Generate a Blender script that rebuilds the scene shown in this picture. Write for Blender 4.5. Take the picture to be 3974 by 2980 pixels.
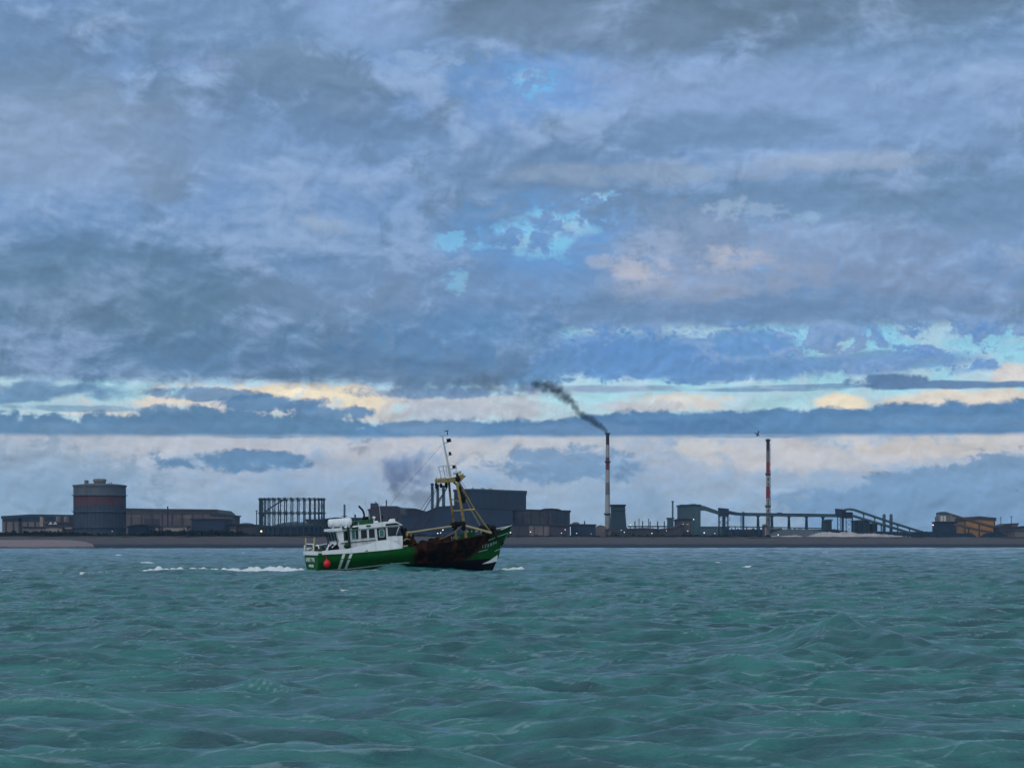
import bpy, bmesh, math, random
import numpy as np
from mathutils import Vector, Matrix, noise as mnoise

random.seed(7)
C = bpy.context.scene.collection
for o in list(bpy.data.objects): bpy.data.objects.remove(o)
R = math.radians

# ------------------------------------------------------------------ camera
F, CX, HY, CZ = 8843.0, 1987.0, 2106.0, 2.6       # focal length and horizon in photo pixels, eye height in metres
cam_d = bpy.data.cameras.new('camera'); cam = bpy.data.objects.new('camera', cam_d); C.objects.link(cam)
cam.location = (0, 0, CZ); cam.rotation_euler = (R(90), 0, 0)
cam_d.sensor_width = 36; cam_d.lens = F / 3974 * 36
cam_d.shift_y = (HY - 1490) / 3974
cam_d.clip_start = 0.5; cam_d.clip_end = 20000
bpy.context.scene.camera = cam

# ------------------------------------------------------------------ exposure
sc = bpy.context.scene
sc.view_settings.view_transform = 'Standard'; sc.view_settings.look = 'None'
sc.view_settings.exposure = 0; sc.view_settings.gamma = 1
sc.cycles.volume_bounces = 1
sc.cycles.max_bounces = 6
sc.cycles.volume_max_steps = 128

def lin(c):
    c = c / 255.0
    return c / 12.92 if c <= 0.04045 else ((c + 0.055) / 1.055) ** 2.4
def S(r, g, b): return (lin(r), lin(g), lin(b), 1)

# ------------------------------------------------------------------ sky
W = bpy.data.worlds.new('World'); sc.world = W; W.use_nodes = True
nt = W.node_tree; nt.nodes.clear()

class Graph:
    def __init__(s, nt): s.nt = nt
    def n(s, t, **kw):
        k = s.nt.nodes.new(t)
        for a, b in kw.items(): setattr(k, a, b)
        return k
    def put(s, sock, v):
        if v is None: return
        if isinstance(v, bpy.types.NodeSocket): s.nt.links.new(v, sock)
        else: sock.default_value = v
    def m(s, op, a, b=None, c=None, clamp=False):
        k = s.n('ShaderNodeMath', operation=op, use_clamp=clamp)
        s.put(k.inputs[0], a); s.put(k.inputs[1], b); s.put(k.inputs[2], c)
        return k.outputs[0]
    def v(s, op, a, b=None, c=None):
        k = s.n('ShaderNodeVectorMath', operation=op)
        s.put(k.inputs[0], a); s.put(k.inputs[1], b)
        if c is not None: s.put(k.inputs[2], c)
        return k.outputs['Value'] if op in ('DOT_PRODUCT', 'LENGTH') else k.outputs[0]
    def xyz(s, x, y, z):
        k = s.n('ShaderNodeCombineXYZ'); s.put(k.inputs[0], x); s.put(k.inputs[1], y); s.put(k.inputs[2], z); return k.outputs[0]
    def sep(s, v):
        k = s.n('ShaderNodeSeparateXYZ'); s.put(k.inputs[0], v); return k.outputs
    def mr(s, v, a, b, c=0.0, d=1.0, kind='SMOOTHSTEP'):
        k = s.n('ShaderNodeMapRange', interpolation_type=kind)
        s.put(k.inputs[0], v); s.put(k.inputs[1], a); s.put(k.inputs[2], b); s.put(k.inputs[3], c); s.put(k.inputs[4], d)
        return k.outputs[0]
    def mix(s, f, a, b, mode='MIX'):
        k = s.n('ShaderNodeMix', data_type='RGBA', blend_type=mode)
        s.put(k.inputs['Factor'], f); s.put(k.inputs['A'] if False else k.inputs[6], a); s.put(k.inputs[7], b)
        return k.outputs[2]
    def noise(s, v, scale, detail=4, rough=0.55, dist=0.0):
        k = s.n('ShaderNodeTexNoise', noise_dimensions='2D')
        s.put(k.inputs['Vector'], v); k.inputs['Scale'].default_value = scale
        k.inputs['Detail'].default_value = detail; k.inputs['Roughness'].default_value = rough
        k.inputs['Distortion'].default_value = dist
        return k.outputs['Fac']
    def ramp(s, f, pts, mode='LINEAR'):
        k = s.n('ShaderNodeValToRGB'); cr = k.color_ramp; cr.interpolation = mode
        while len(cr.elements) < len(pts): cr.elements.new(0.5)
        for e, (p, c) in zip(cr.elements, pts): e.position = p; e.color = c
        s.put(k.inputs[0], f); return k.outputs[0]

g = Graph(nt)
SUN_EL, SUN_AZ = R(40), R(205)      # the low sun stands behind the camera, to the left, behind broken cloud
tc = g.n('ShaderNodeTexCoord')
d3 = tc.outputs['Generated']
x, y, z = g.sep(d3)
# heading and height above the horizon of each direction of the sky, in units of 1/8843 radian
U = g.m('MULTIPLY_ADD', g.m('ARCTAN2', x, y), F, CX)
V = g.m('MULTIPLY_ADD', g.m('ARCSINE', z), -F * 1.008, HY)
P = g.xyz(U, V, 0.0)
PS = g.v('MULTIPLY', P, (0.001, 0.0022, 0.0))       # flattened cloud space
PR = g.v('MULTIPLY', P, (0.001, 0.00135, 0.0))      # rounder cloud space
nA = g.noise(PS, 2.2, 4, 0.58, 0.25)                 # broad
nB = g.noise(g.v('ADD', PR, (7.3, 2.1, 0)), 7.0, 6, 0.62, 0.3)   # puffs
nC = g.noise(g.v('ADD', PS, (3.7, 9.1, 0)), 5.0, 5, 0.58, 0.2)    # wisps
nD = g.noise(g.v('ADD', PR, (1.1, 5.5, 0)), 22.0, 3, 0.6, 0.0)   # fine puffs
nE = g.noise(g.v('ADD', PR, (11.1, 3.5, 0)), 1.6, 3, 0.55, 0.3)  # very broad
aN = g.m('SUBTRACT', nA, 0.5); bN = g.m('SUBTRACT', nB, 0.5); cN = g.m('SUBTRACT', nC, 0.5); dN = g.m('SUBTRACT', nD, 0.5)
bd = g.m('MULTIPLY_ADD', dN, 0.4, bN)
nB2 = g.noise(g.v('ADD', PR, (7.3 - 0.012, 2.1 - 0.030, 0)), 7.0, 5, 0.62, 0.3)   # the same puffs seen from a little higher: lit tops, shaded bases
nA2 = g.noise(g.v('ADD', PS, (-0.02, -0.07, 0)), 2.2, 4, 0.58, 0.25)
relief = g.m('MULTIPLY_ADD', g.m('SUBTRACT', nB, nB2), g.mr(V, 900, 1500, 0.22, 0.55), g.m('MULTIPLY', g.m('SUBTRACT', nA, nA2), 0.5))
NS = {k: g.m('MULTIPLY', v_, 2.8) for k, v_ in {'a': aN, 'b': bd, 'c': cN, 'd': g.m('MULTIPLY_ADD', dN, 0.7, bN)}.items()}

# clear sky far behind the clouds
skyt = g.n('ShaderNodeTexSky', sky_type='NISHITA', sun_disc=False)
skyt.sun_elevation = SUN_EL; skyt.sun_rotation = SUN_AZ
clear = g.ramp(g.m('DIVIDE', V, 2106.0), [(0.1, S(108, 178, 235)), (0.45, S(125, 200, 240)), (0.62, S(140, 208, 238)), (0.72, S(165, 220, 235)), (0.80, S(190, 215, 222))])
cool = g.mix(1.0, skyt.outputs[0], (0.10, 0.10, 0.10, 1), 'MULTIPLY')
clear = g.mix(0.12, clear, cool)
clear = g.mix(g.mr(g.m('MULTIPLY_ADD', bN, 0.6, nC), 0.40, 0.62, 0, 0.62), clear, S(186, 206, 220))

def shape(col, cx, cy, rx, ry, color, op=1.0, soft=0.3, k=1.2, n='b', modk=0.0):
    """soft-edged, noise-torn patch of cloud"""
    q = g.v('MULTIPLY', g.v('SUBTRACT', P, (cx, cy, 0)), (1.0 / rx, 1.0 / ry, 0))
    dd = g.v('DOT_PRODUCT', q, q)
    dd = g.m('MULTIPLY_ADD', NS[n], k * 1.7, dd)
    soft = soft * SOFT[0] + SOFT[1]
    f = g.mr(dd, 1 + soft, 1 - soft, 0, op)
    return g.mix(f, col, color)
SOFT = [0.9, 0.22]
def bank(col, x0, x1, top, bot, color, op=1.0, nt_=60, nb=12, st=8, sb=8, sx=120, n='b'):
    """cloud bank with puffy top and flatter base; top is a list of (U, V)"""
    if isinstance(top, (int, float)): tv = float(top)
    else:
        us = [p[0] for p in top]; lo, hi = min(us), max(us)
        vals = [p[1] for p in top]; vlo, vhi = min(vals), max(vals) + 1e-3
        f = g.mr(U, lo, hi, 0, 1, 'LINEAR')
        rr = g.ramp(f, [((u - lo) / (hi - lo), ((vv - vlo) / (vhi - vlo),) * 3 + (1,)) for u, vv in top])
        tv = g.m('MULTIPLY_ADD', rr, vhi - vlo, vlo)
    tv = g.m('MULTIPLY_ADD', NS[n], float(nt_) * 2.0, tv)
    bv = g.m('MULTIPLY_ADD', cN, float(nb) * 2.0, float(bot)) if not isinstance(bot, bpy.types.NodeSocket) else bot
    a = g.mr(g.m('SUBTRACT', V, tv), -st, st)
    b = g.mr(g.m('SUBTRACT', bv, V), -sb, sb)
    u = g.m('MULTIPLY_ADD', NS[n], 300.0, U)
    e = g.m('MULTIPLY', g.mr(u, x0 - sx, x0 + sx), g.mr(u, x1 + sx, x1 - sx))
    f = g.m('MULTIPLY', g.m('MULTIPLY', a, b), g.m('MULTIPLY', e, op))
    return g.mix(f, col, color)

cream = S(214, 210, 206); warm = S(242, 226, 196); blue = S(92, 134, 175)
col = clear
# --- hazy far cloud close to the horizon
lowc = g.ramp(g.mr(V, 1640, 2106, 0, 1, 'LINEAR'), [(0.0, S(198, 203, 210)), (0.25, S(190, 197, 207)), (0.45, S(166, 184, 206)), (0.7, S(154, 178, 202)), (1.0, S(148, 174, 198))])
lowc = g.mix(g.mr(g.m('MULTIPLY_ADD', bd, 0.9, aN), -0.12, 0.32, 0, 0.75), lowc, S(134, 166, 198))
f = g.mr(g.m('MULTIPLY_ADD', bd, -40.0, V), 1655, 1680)
col = g.mix(f, col, lowc)
for a in [(3150, 1770, 420, 55, S(208, 206, 206), .75, .7, 1.0, 'b'), (2000, 1760, 260, 60, S(204, 206, 210), .7, .7, 1.0, 'b'),
          (1350, 1740, 500, 36, S(206, 204, 208), .6, .8, 1.1, 'b'), (3650, 1730, 380, 45, S(214, 208, 202), .8, .7, 1.0, 'b'),
          (2700, 1735, 130, 24, S(216, 214, 210), .7, .6, 1.0, 'b'), (640, 1730, 420, 30, S(190, 194, 204), .55, .8, 1.1, 'b'),
          (330, 1745, 60, 40, S(205, 205, 205), .5, .6, 1.3, 'b'), (3020, 1905, 90, 10, S(170, 190, 212), .5, .7, .8, 'c'),
          (150, 1870, 420, 150, S(124, 158, 186), .6, .7, 1.0, 'b')]:
    col = shape(col, *a)
col = shape(col, 930, 1788, 290, 42, S(98, 138, 176), .95, .28, .75, 'b')
col = shape(col, 2190, 1800, 300, 66, S(112, 150, 188), .85, .35, .8, 'b')
col = bank(col, 3050, 5200, [(2900, 1905), (3250, 1890), (3520, 1815), (3700, 1790), (3860, 1758), (4200, 1780)], 2300, S(118, 154, 190), .9, 28, 5, 16, 10, 120)
# --- cream cumulus in the clear band over the low bank
for a in [(1150, 1555, 640, 72, cream, .95, .3, .9, 'b'), (1160, 1525, 300, 42, warm, .8, .5, 1.2, 'b'), (1420, 1590, 190, 46, warm, .7, .5, 1.1, 'b'),
          (650, 1560, 150, 36, S(226, 216, 202), .85, .4, 1.0, 'b'), (560, 1612, 260, 14, S(214, 212, 208), .8, .5, .9, 'c'),
          (1850, 1572, 330, 60, S(190, 194, 203), .9, .45, .9, 'b'), (1620, 1600, 300, 50, S(176, 188, 204), .6, .7, 1.1, 'b'),
          (2650, 1562, 210, 34, S(222, 216, 208), .9, .4, .9, 'b'), (2500, 1578, 190, 26, S(196, 200, 208), .8, .5, .9, 'b'),
          (3270, 1572, 105, 44, S(240, 226, 198), .95, .25, .45, 'b'), (3760, 1560, 330, 40, S(232, 220, 204), .9, .35, .6, 'b'),
          (3930, 1465, 160, 36, S(220, 212, 206), .85, .4, .8, 'b'), (180, 1578, 420, 13, S(172, 205, 220), .7, .6, 1.0, 'c'), (1390, 1545, 110, 50, S(248, 234, 204), .8, .5, 1.2, 'b'), (1165, 1530, 150, 36, S(248, 234, 204), .8, .5, 1.2, 'b')]:
    col = shape(col, *a)
col = shape(col, 480, 1528, 110, 36, S(160, 208, 222), .8, .4, .8, 'b')
# --- blue-grey lumps among the cream
for a in [(800, 1530, 200, 26, S(112, 146, 180), .95, .25, .6, 'b'), (1080, 1565, 220, 30, blue, .95, .25, .7, 'b'), (1270, 1600, 150, 30, S(100, 140, 180), .95, .25, .8, 'b'),
          (680, 1625, 190, 50, S(98, 136, 172), .95, .2, .6, 'b'), (60, 1528, 430, 36, S(106, 144, 180), .95, .4, .8, 'c'), (1700, 1520, 300, 22, S(100, 140, 184), .8, .5, .8, 'b'), (330, 1590, 240, 12, S(116, 150, 182), .7, .6, 1.0, 'c')]:
    col = shape(col, *a)
col = bank(col, -3000, 1560, [(-200, 1608), (300, 1622), (560, 1606), (700, 1596), (900, 1590), (1050, 1606), (1300, 1612), (1500, 1655)], 1692, S(96, 135, 170), 1.0, 17, 8, 12, 13, 150)
col = bank(col, 1380, 6500, [(1300, 1668), (1500, 1640), (1900, 1622), (2110, 1632), (2280, 1606), (2500, 1592), (3000, 1594), (3300, 1584), (3500, 1570), (3974, 1566)], 1690, S(92, 134, 176), 1.0, 11, 9, 10, 12, 120)
for a in [(3650, 1640, 420, 26, S(112, 150, 188), .6, .8, 1.1, 'b'), (1760, 1662, 220, 24, S(122, 154, 188), .7, .8, 1.1, 'b'), (2600, 1650, 300, 20, S(80, 118, 164), .5, .8, 1.1, 'b'), (2250, 1660, 200, 22, S(118, 152, 190), .5, .8, 1.1, 'b'), (350, 1665, 300, 20, S(116, 150, 182), .5, .8, 1.1, 'b'), (1050, 1693, 160, 8, S(120, 150, 184), .7, .6, 1.1, 'b'), (2950, 1691, 200, 7, S(130, 160, 192), .7, .6, 1.1, 'b')]:
    col = shape(col, *a)
# --- broken field with cyan gaps, right half
brk = g.m('MULTIPLY_ADD', bd, 1.0, g.m('MULTIPLY', aN, 0.5))
bf = g.mr(brk, -0.10, 0.07)
reg = g.m('MULTIPLY', g.mr(g.m('MULTIPLY_ADD', cN, 90.0, V), 1478, 1440), g.mr(g.m('MULTIPLY_ADD', cN, 200.0, U), 1560, 1800))
bcol = g.mix(g.mr(g.m('ADD', aN, dN), -0.2, 0.25), S(96, 142, 200), S(128, 160, 200))
col = g.mix(g.m('MULTIPLY', bf, reg), col, bcol)
for a in [(2440, 1385, 330, 88, S(98, 144, 200), .95, .35, .9, 'b'), (2750, 1440, 380, 42, S(102, 146, 198), .9, .4, .9, 'b'), (2020, 1400, 230, 90, S(100, 143, 190), .9, .4, .9, 'b'),
          (2900, 1330, 150, 50, S(100, 146, 200), .85, .4, 1.0, 'b'), (3500, 1400, 260, 30, S(112, 150, 196), .8, .5, 1.0, 'b'), (3050, 1420, 200, 30, S(106, 148, 196), .85, .5, 1.0, 'b'),
          (1955, 1385, 110, 60, S(112, 138, 172), .8, .5, .8, 'b'), (1750, 1430, 260, 60, S(98, 138, 180), .9, .5, .8, 'b')]:
    col = shape(col, *a)
for a in [(2280, 1505, 320, 14, S(138, 158, 190), .8, .6, .8, 'c'), (2960, 1512, 260, 9, S(120, 155, 190), .85, .5, .6, 'c'), (3200, 1500, 320, 8, S(115, 150, 188), .8, .5, .6, 'c'),
          (3430, 1486, 150, 30, S(92, 124, 165), .95, .3, .6, 'b'), (3700, 1500, 330, 16, S(98, 130, 170), .95, .3, .5, 'c')]:
    col = shape(col, *a)
# --- the great grey-blue overcast above
SOFT[:] = [0.6, 0.75]
up = g.ramp(g.mr(V, -3200, 1500, 0, 1, 'LINEAR'), [(0.0, S(162, 180, 200)), (0.30, S(146, 168, 192)), (0.50, S(130, 157, 187)), (0.60, S(118, 148, 184)), (0.66, S(114, 146, 186)), (0.76, S(120, 156, 203)), (0.83, S(121, 156, 201)), (0.90, S(108, 146, 191)), (0.95, S(98, 137, 178)), (1.0, S(94, 133, 172))])
left = g.mr(U, 700, 2000)
up = g.mix(g.m('MULTIPLY', g.mr(left, 1, 0), g.mr(V, 700, 1300, 0, .55)), up, S(95, 128, 158))
up = g.mix(g.mr(g.m('MULTIPLY_ADD', bN, 0.5, aN), -0.15, 0.22, 0, .72), up, S(148, 173, 208))
up = g.mix(g.mr(g.m('MULTIPLY_ADD', bN, -0.35, nE), 0.45, 0.64, 0, .72), up, S(100, 128, 157))
for a in [(2800, 20, 1150, 190, S(100, 124, 148), .95, .6, 1.1, 'a'), (2300, 120, 420, 90, S(112, 138, 168), .8, .6, 1.1, 'a'), (950, 110, 520, 120, S(114, 146, 184), .7, .7, 1.1, 'a'),
          (1430, 60, 220, 110, S(142, 172, 216), .75, .7, 1.2, 'a'), (2780, 370, 700, 110, S(140, 168, 210), .8, .7, 1.2, 'a'), (3600, 220, 500, 120, S(114, 146, 182), .6, .7, 1.2, 'a'),
          (250, 560, 560, 190, S(142, 164, 194), .65, .8, 1.1, 'a'), (60, 250, 300, 140, S(108, 138, 172), .7, .7, 1.2, 'a'), (3500, 450, 700, 170, S(132, 162, 204), .7, .7, 1.1, 'a'),
          (2050, 640, 360, 110, S(110, 141, 178), .8, .6, 1.2, 'a'), (2700, 530, 420, 70, S(112, 143, 180), .8, .6, 1.2, 'a'), (2500, 680, 480, 44, S(142, 163, 190), .7, .7, 1.1, 'c'),
          (3300, 640, 300, 34, S(152, 171, 198), .75, .6, 1.0, 'c'), (3550, 800, 640, 120, S(110, 142, 176), .85, .6, 1.0, 'a'), (300, 1130, 600, 170, S(94, 126, 154), .7, .7, 1.0, 'a'),
          (1100, 560, 500, 120, S(112, 144, 184), .5, .7, 1.2, 'a'), (2600, 1040, 560, 190, S(142, 163, 197), .7, .8, 1.2, 'b'), (3500, 1080, 600, 150, S(132, 155, 190), .7, .8, 1.1, 'b'),
          (2050, 1060, 330, 150, S(104, 146, 194), .8, .6, 1.1, 'b'), (2800, 1190, 900, 60, S(106, 138, 176), .85, .6, .9, 'c'), (1400, 1390, 640, 60, S(92, 125, 160), .7, .7, 1.1, 'c'),
          (1550, 1130, 420, 110, S(122, 148, 184), .6, .8, 1.1, 'b'), (1820, 1300, 420, 110, S(94, 138, 184), .7, .7, 1.0, 'b')]:
    up = shape(up, *a)
up = shape(up, 2120, 900, 330, 120, S(104, 156, 214), .75, .8, 1.0, 'b'); up = shape(up, 2040, 330, 260, 110, S(112, 158, 216), .7, .8, 1.0, 'b')
for a in [(2480, 1050, 90, 60, S(204, 200, 204), .6, 1.1, 1.5, 'b'), (2335, 1012, 50, 24, S(182, 190, 207), .55, 1.0, 1.5, 'b'), (2510, 960, 110, 60, S(166, 183, 212), .6, 1.0, 1.4, 'b'), (2860, 1015, 130, 42, S(200, 198, 204), .6, 1.1, 1.5, 'b'), (2620, 1130, 240, 40, S(158, 172, 198), .5, .8, 1.2, 'b'), (2960, 1080, 220, 60, S(150, 166, 194), .6, .8, 1.2, 'b'),
          (2830, 805, 65, 26, S(166, 190, 215), .55, 1.0, 1.8, 'b'), (2920, 830, 110, 24, S(150, 176, 208), .6, .7, 2.0, 'd'), (3125, 848, 50, 22, S(160, 192, 222), .55, 1.0, 1.8, 'b'), (1255, 868, 60, 20, S(156, 176, 198), .55, .6, 2.6, 'd'), (1290, 895, 110, 20, S(136, 160, 190), .5, .6, 1.6, 'b'),
          (3850, 1010, 140, 30, S(152, 178, 210), .6, .7, 1.8, 'b'), (1640, 240, 110, 20, S(152, 180, 216), .5, .7, 2.0, 'd'), (780, 270, 110, 22, S(140, 162, 206), .5, .7, 2.0, 'd'), (2190, 1150, 70, 26, S(120, 160, 205), .6, .6, 2.2, 'd'), (2080, 840, 220, 18, S(118, 150, 190), .7, .7, 1.2, 'c')]:
    up = shape(up, *a)
SOFT[:] = [0.9, 0.22]
# ragged lower rim of the overcast, and the holes torn in it
edge = g.m('ADD', g.mr(U, 1880, 2230, 1520, 1276), g.mr(U, 1300, 1600, -22, 0))
ev = g.m('MULTIPLY_ADD', bd, 60.0, g.m('MULTIPLY_ADD', cN, 60.0, V))
fu = g.mr(g.m('SUBTRACT', edge, ev), -18, 40)
hole = None
for (cx, cy, rx, ry, k) in [(2075, 920, 175, 72, 1.1), (2220, 858, 160, 60, 1.2), (2055, 330, 105, 62, 1.0), (1765, 940, 95, 30, 2.4), (2320, 772, 70, 32, 2.0), (1780, 1085, 46, 52, 2.2)]:
    q = g.v('MULTIPLY', g.v('SUBTRACT', P, (cx, cy, 0)), (1.0 / rx, 1.0 / ry, 0))
    dd = g.m('MULTIPLY_ADD', g.m('MULTIPLY_ADD', cN, 0.8, bd), k * 3.6, g.v('DOT_PRODUCT', q, q))
    h = g.mr(dd, 1.6, -0.6, 0, 1.0 if cx > 2000 else 0.6)
    hole = h if hole is None else g.m('MAXIMUM', hole, h)
fu = g.m('MULTIPLY', fu, g.m('SUBTRACT', 1.0, hole))
col = g.mix(fu, col, up)
# overall fine mottling of brightness
rl = g.m('ADD', 1.0, g.m('MULTIPLY', relief, g.mr(V, -2500, 0, 0, 1.0)))
col = g.v('MULTIPLY', col, g.xyz(rl, rl, rl))
col = g.mix(1.0, col, g.ramp(g.m('MULTIPLY_ADD', dN, 0.35, g.m('MULTIPLY_ADD', bN, 0.5, 0.5)), [(0.2, (.93, .93, .93, 1)), (0.8, (1.07, 1.07, 1.07, 1))]), 'MULTIPLY')
bg = g.n('ShaderNodeBackground'); bg.inputs['Strength'].default_value = 0.1
g.put(bg.inputs[0], g.mix(1.0, col, (10, 10, 10, 1), 'MULTIPLY'))
out = g.n('ShaderNodeOutputWorld'); nt.links.new(bg.outputs[0], out.inputs[0])

sun_d = bpy.data.lights.new('sun', 'SUN'); sun = bpy.data.objects.new('sun', sun_d); C.objects.link(sun)
sun_d.energy = 1.5; sun_d.angle = R(80); sun_d.color = (1.0, 0.96, 0.90)
sv = Vector((math.sin(SUN_AZ) * math.cos(SUN_EL), math.cos(SUN_AZ) * math.cos(SUN_EL), math.sin(SUN_EL)))
sun.rotation_euler = (-sv).to_track_quat('-Z', 'Y').to_euler()

# ------------------------------------------------------------------ materials
MATS = {}
def mat(name, col, rough=0.7, metal=0.0, spec=0.3, var=0.12, vscale=1.0, streak=0.0, bump=0.0, emit=None, col2=None, ramp=(0.4, 0.65), stretch=(1, 1, 1), ribs=0.0):
    """plain painted / weathered surface: base colour broken up by object-space noise, optional vertical streaks and ribbed cladding"""
    if name in MATS: return MATS[name]
    m = bpy.data.materials.new(name); m.use_nodes = True; MATS[name] = m
    nt = m.node_tree; b = nt.nodes['Principled BSDF']; h = Graph(nt)
    def noise3(v, sc_, det=4, ro=.6):
        k = h.n('ShaderNodeTexNoise'); h.put(k.inputs['Vector'], v); k.inputs['Scale'].default_value = sc_; k.inputs['Detail'].default_value = det; k.inputs['Roughness'].default_value = ro
        return k.outputs['Fac']
    t = h.n('ShaderNodeTexCoord').outputs['Object']
    tv = h.v('MULTIPLY', t, stretch)
    n1 = noise3(tv, vscale, 5)
    c = col if len(col) == 4 else (*col, 1)
    lo = tuple(v * (1 - var) for v in c[:3]) + (1,); hi = tuple(min(v * (1 + var), 1) for v in c[:3]) + (1,)
    cc = h.ramp(n1, [(0.3, lo), (0.7, hi)])
    if col2 is not None:
        c2 = col2 if len(col2) == 4 else (*col2, 1)
        n2 = noise3(h.v('ADD', tv, (5.2, 1.7, 3.3)), vscale * 0.6, 6, .65)
        cc = h.mix(h.mr(n2, ramp[0], ramp[1]), cc, c2)
    if streak > 0:
        n3 = noise3(h.v('MULTIPLY', t, (1.0, 1.0, 0.06)), vscale * 2.5, 4)
        cc = h.mix(h.mr(n3, 0.45, 0.75, 0, streak), cc, tuple(v * 0.35 for v in c[:3]) + (1,))
    if ribs > 0:
        sx = h.sep(t)
        w_ = h.m('SINE', h.m('MULTIPLY', h.m('ADD', sx[0], sx[1]), ribs))
        cc = h.mix(h.mr(w_, 0.5, 1.0, 0, 0.22), cc, tuple(v * 0.5 for v in c[:3]) + (1,))
    nt.links.new(cc, b.inputs['Base Color'])
    b.inputs['Roughness'].default_value = rough; b.inputs['Metallic'].default_value = metal; b.inputs['Specular IOR Level'].default_value = spec
    if bump > 0:
        bp = h.n('ShaderNodeBump'); bp.inputs['Strength'].default_value = bump; bp.inputs['Distance'].default_value = 0.05
        nt.links.new(noise3(tv, vscale * 4, 5), bp.inputs['Height']); nt.links.new(bp.outputs[0], b.inputs['Normal'])
    if emit:
        b.inputs['Emission Color'].default_value = (*emit[0], 1); b.inputs['Emission Strength'].default_value = emit[1]
    return m

# ------------------------------------------------------------------ mesh helpers
def mesh_obj(name, verts, faces, m, parent=None, smooth=False):
    me = bpy.data.meshes.new(name); me.from_pydata([tuple(v) for v in verts], [], faces); me.update()
    if smooth:
        for p in me.polygons: p.use_smooth = True
    o = bpy.data.objects.new(name, me); C.objects.link(o)
    if m: me.materials.append(m)
    if parent: o.parent = parent
    return o
class MB:
    """collects boxes, tubes and lathes into ONE mesh"""
    def __init__(s): s.v = []; s.f = []
    def add(s, vs, fs):
        n = len(s.v); s.v += [tuple(v) for v in vs]; s.f += [tuple(i + n for i in f) for f in fs]; return s
    def box(s, x0, x1, y0, y1, z0, z1):
        return s.add([(x0,y0,z0),(x1,y0,z0),(x1,y1,z0),(x0,y1,z0),(x0,y0,z1),(x1,y0,z1),(x1,y1,z1),(x0,y1,z1)],
                     [(0,3,2,1),(4,5,6,7),(0,1,5,4),(1,2,6,5),(2,3,7,6),(3,0,4,7)])
    def prism(s, pts, y0, y1):
        """outline of (x, z) points (counter-clockwise seen from -y) extruded along y"""
        n = len(pts)
        vs = [(p[0], y0, p[1]) for p in pts] + [(p[0], y1, p[1]) for p in pts]
        fs = [tuple(range(n)), tuple(range(2 * n - 1, n - 1, -1))] + [(i, i + n, (i + 1) % n + n, (i + 1) % n) for i in range(n)]
        return s.add(vs, fs)
    def tube(s, a, b, r, r2=None, n=10, cap=True):
        a = Vector(a); b = Vector(b); r2 = r if r2 is None else r2
        d = (b - a).normalized(); u = d.orthogonal().normalized(); w = d.cross(u)
        vs = []
        for (p, q) in ((a, r), (b, r2)):
            for i in range(n):
                t = 2 * math.pi * i / n; vs.append(p + u * (q * math.cos(t)) + w * (q * math.sin(t)))
        fs = [(i, (i + 1) % n, (i + 1) % n + n, i + n) for i in range(n)]
        if cap: fs += [tuple(range(n - 1, -1, -1)), tuple(range(n, 2 * n))]
        return s.add(vs, fs)
    def path(s, pts, r, n=8):
        for a, b in zip(pts[:-1], pts[1:]): s.tube(a, b, r, n=n)
        return s
    def lathe(s, prof, c=(0, 0, 0), n=32, axis='z'):
        """prof: list of (radius, height)"""
        vs = []; fs = []
        for (r, h) in prof:
            for i in range(n):
                t = 2 * math.pi * i / n
                if axis == 'z': vs.append((c[0] + r * math.cos(t), c[1] + r * math.sin(t), c[2] + h))
                elif axis == 'x': vs.append((c[0] + h, c[1] + r * math.cos(t), c[2] + r * math.sin(t)))
                else: vs.append((c[0] + r * math.cos(t), c[1] + h, c[2] + r * math.sin(t)))
        for k in range(len(prof) - 1):
            for i in range(n):
                fs.append((k * n + i, k * n + (i + 1) % n, (k + 1) * n + (i + 1) % n, (k + 1) * n + i))
        fs.append(tuple(range(n - 1, -1, -1))); fs.append(tuple(range((len(prof) - 1) * n, len(prof) * n)))
        return s.add(vs, fs)
    def ball(s, c, r, n=12, sq=(1, 1, 1)):
        prof = [(max(r * math.sin(math.pi * k / 8), 1e-3), -r * math.cos(math.pi * k / 8)) for k in range(9)]
        k0 = len(s.v); s.lathe(prof, (0, 0, 0), n)
        for i in range(k0, len(s.v)):
            v = s.v[i]; s.v[i] = (c[0] + v[0] * sq[0], c[1] + v[1] * sq[1], c[2] + v[2] * sq[2])
        return s
    def build(s, name, m, parent=None, smooth=False): return mesh_obj(name, s.v, s.f, m, parent, smooth)
def tag(o, label=None, cat=None, group=None, kind=None):
    if label: o['label'] = label
    if cat: o['category'] = cat
    if group: o['group'] = group
    if kind: o['kind'] = kind
    return o
def empty(name, loc=(0, 0, 0), label=None, cat=None, group=None):
    o = bpy.data.objects.new(name, None); C.objects.link(o); o.location = loc; o.empty_display_size = 0.3
    return tag(o, label, cat, group)
def WX(px, D): return (px - CX) / F * D
def WZ(py, D): return CZ + (HY - py) / F * D

# ------------------------------------------------------------------ sea
BOAT_D, BOAT_X0 = 209.0, WX(1212, 209.0)
HEAD = R(17.5)                                     # heading: to the right and a little away
hx, hy = math.cos(HEAD), math.sin(HEAD)
NA, NR = 1250, 3100
ang = np.linspace(R(-30), R(30), NA); 
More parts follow.
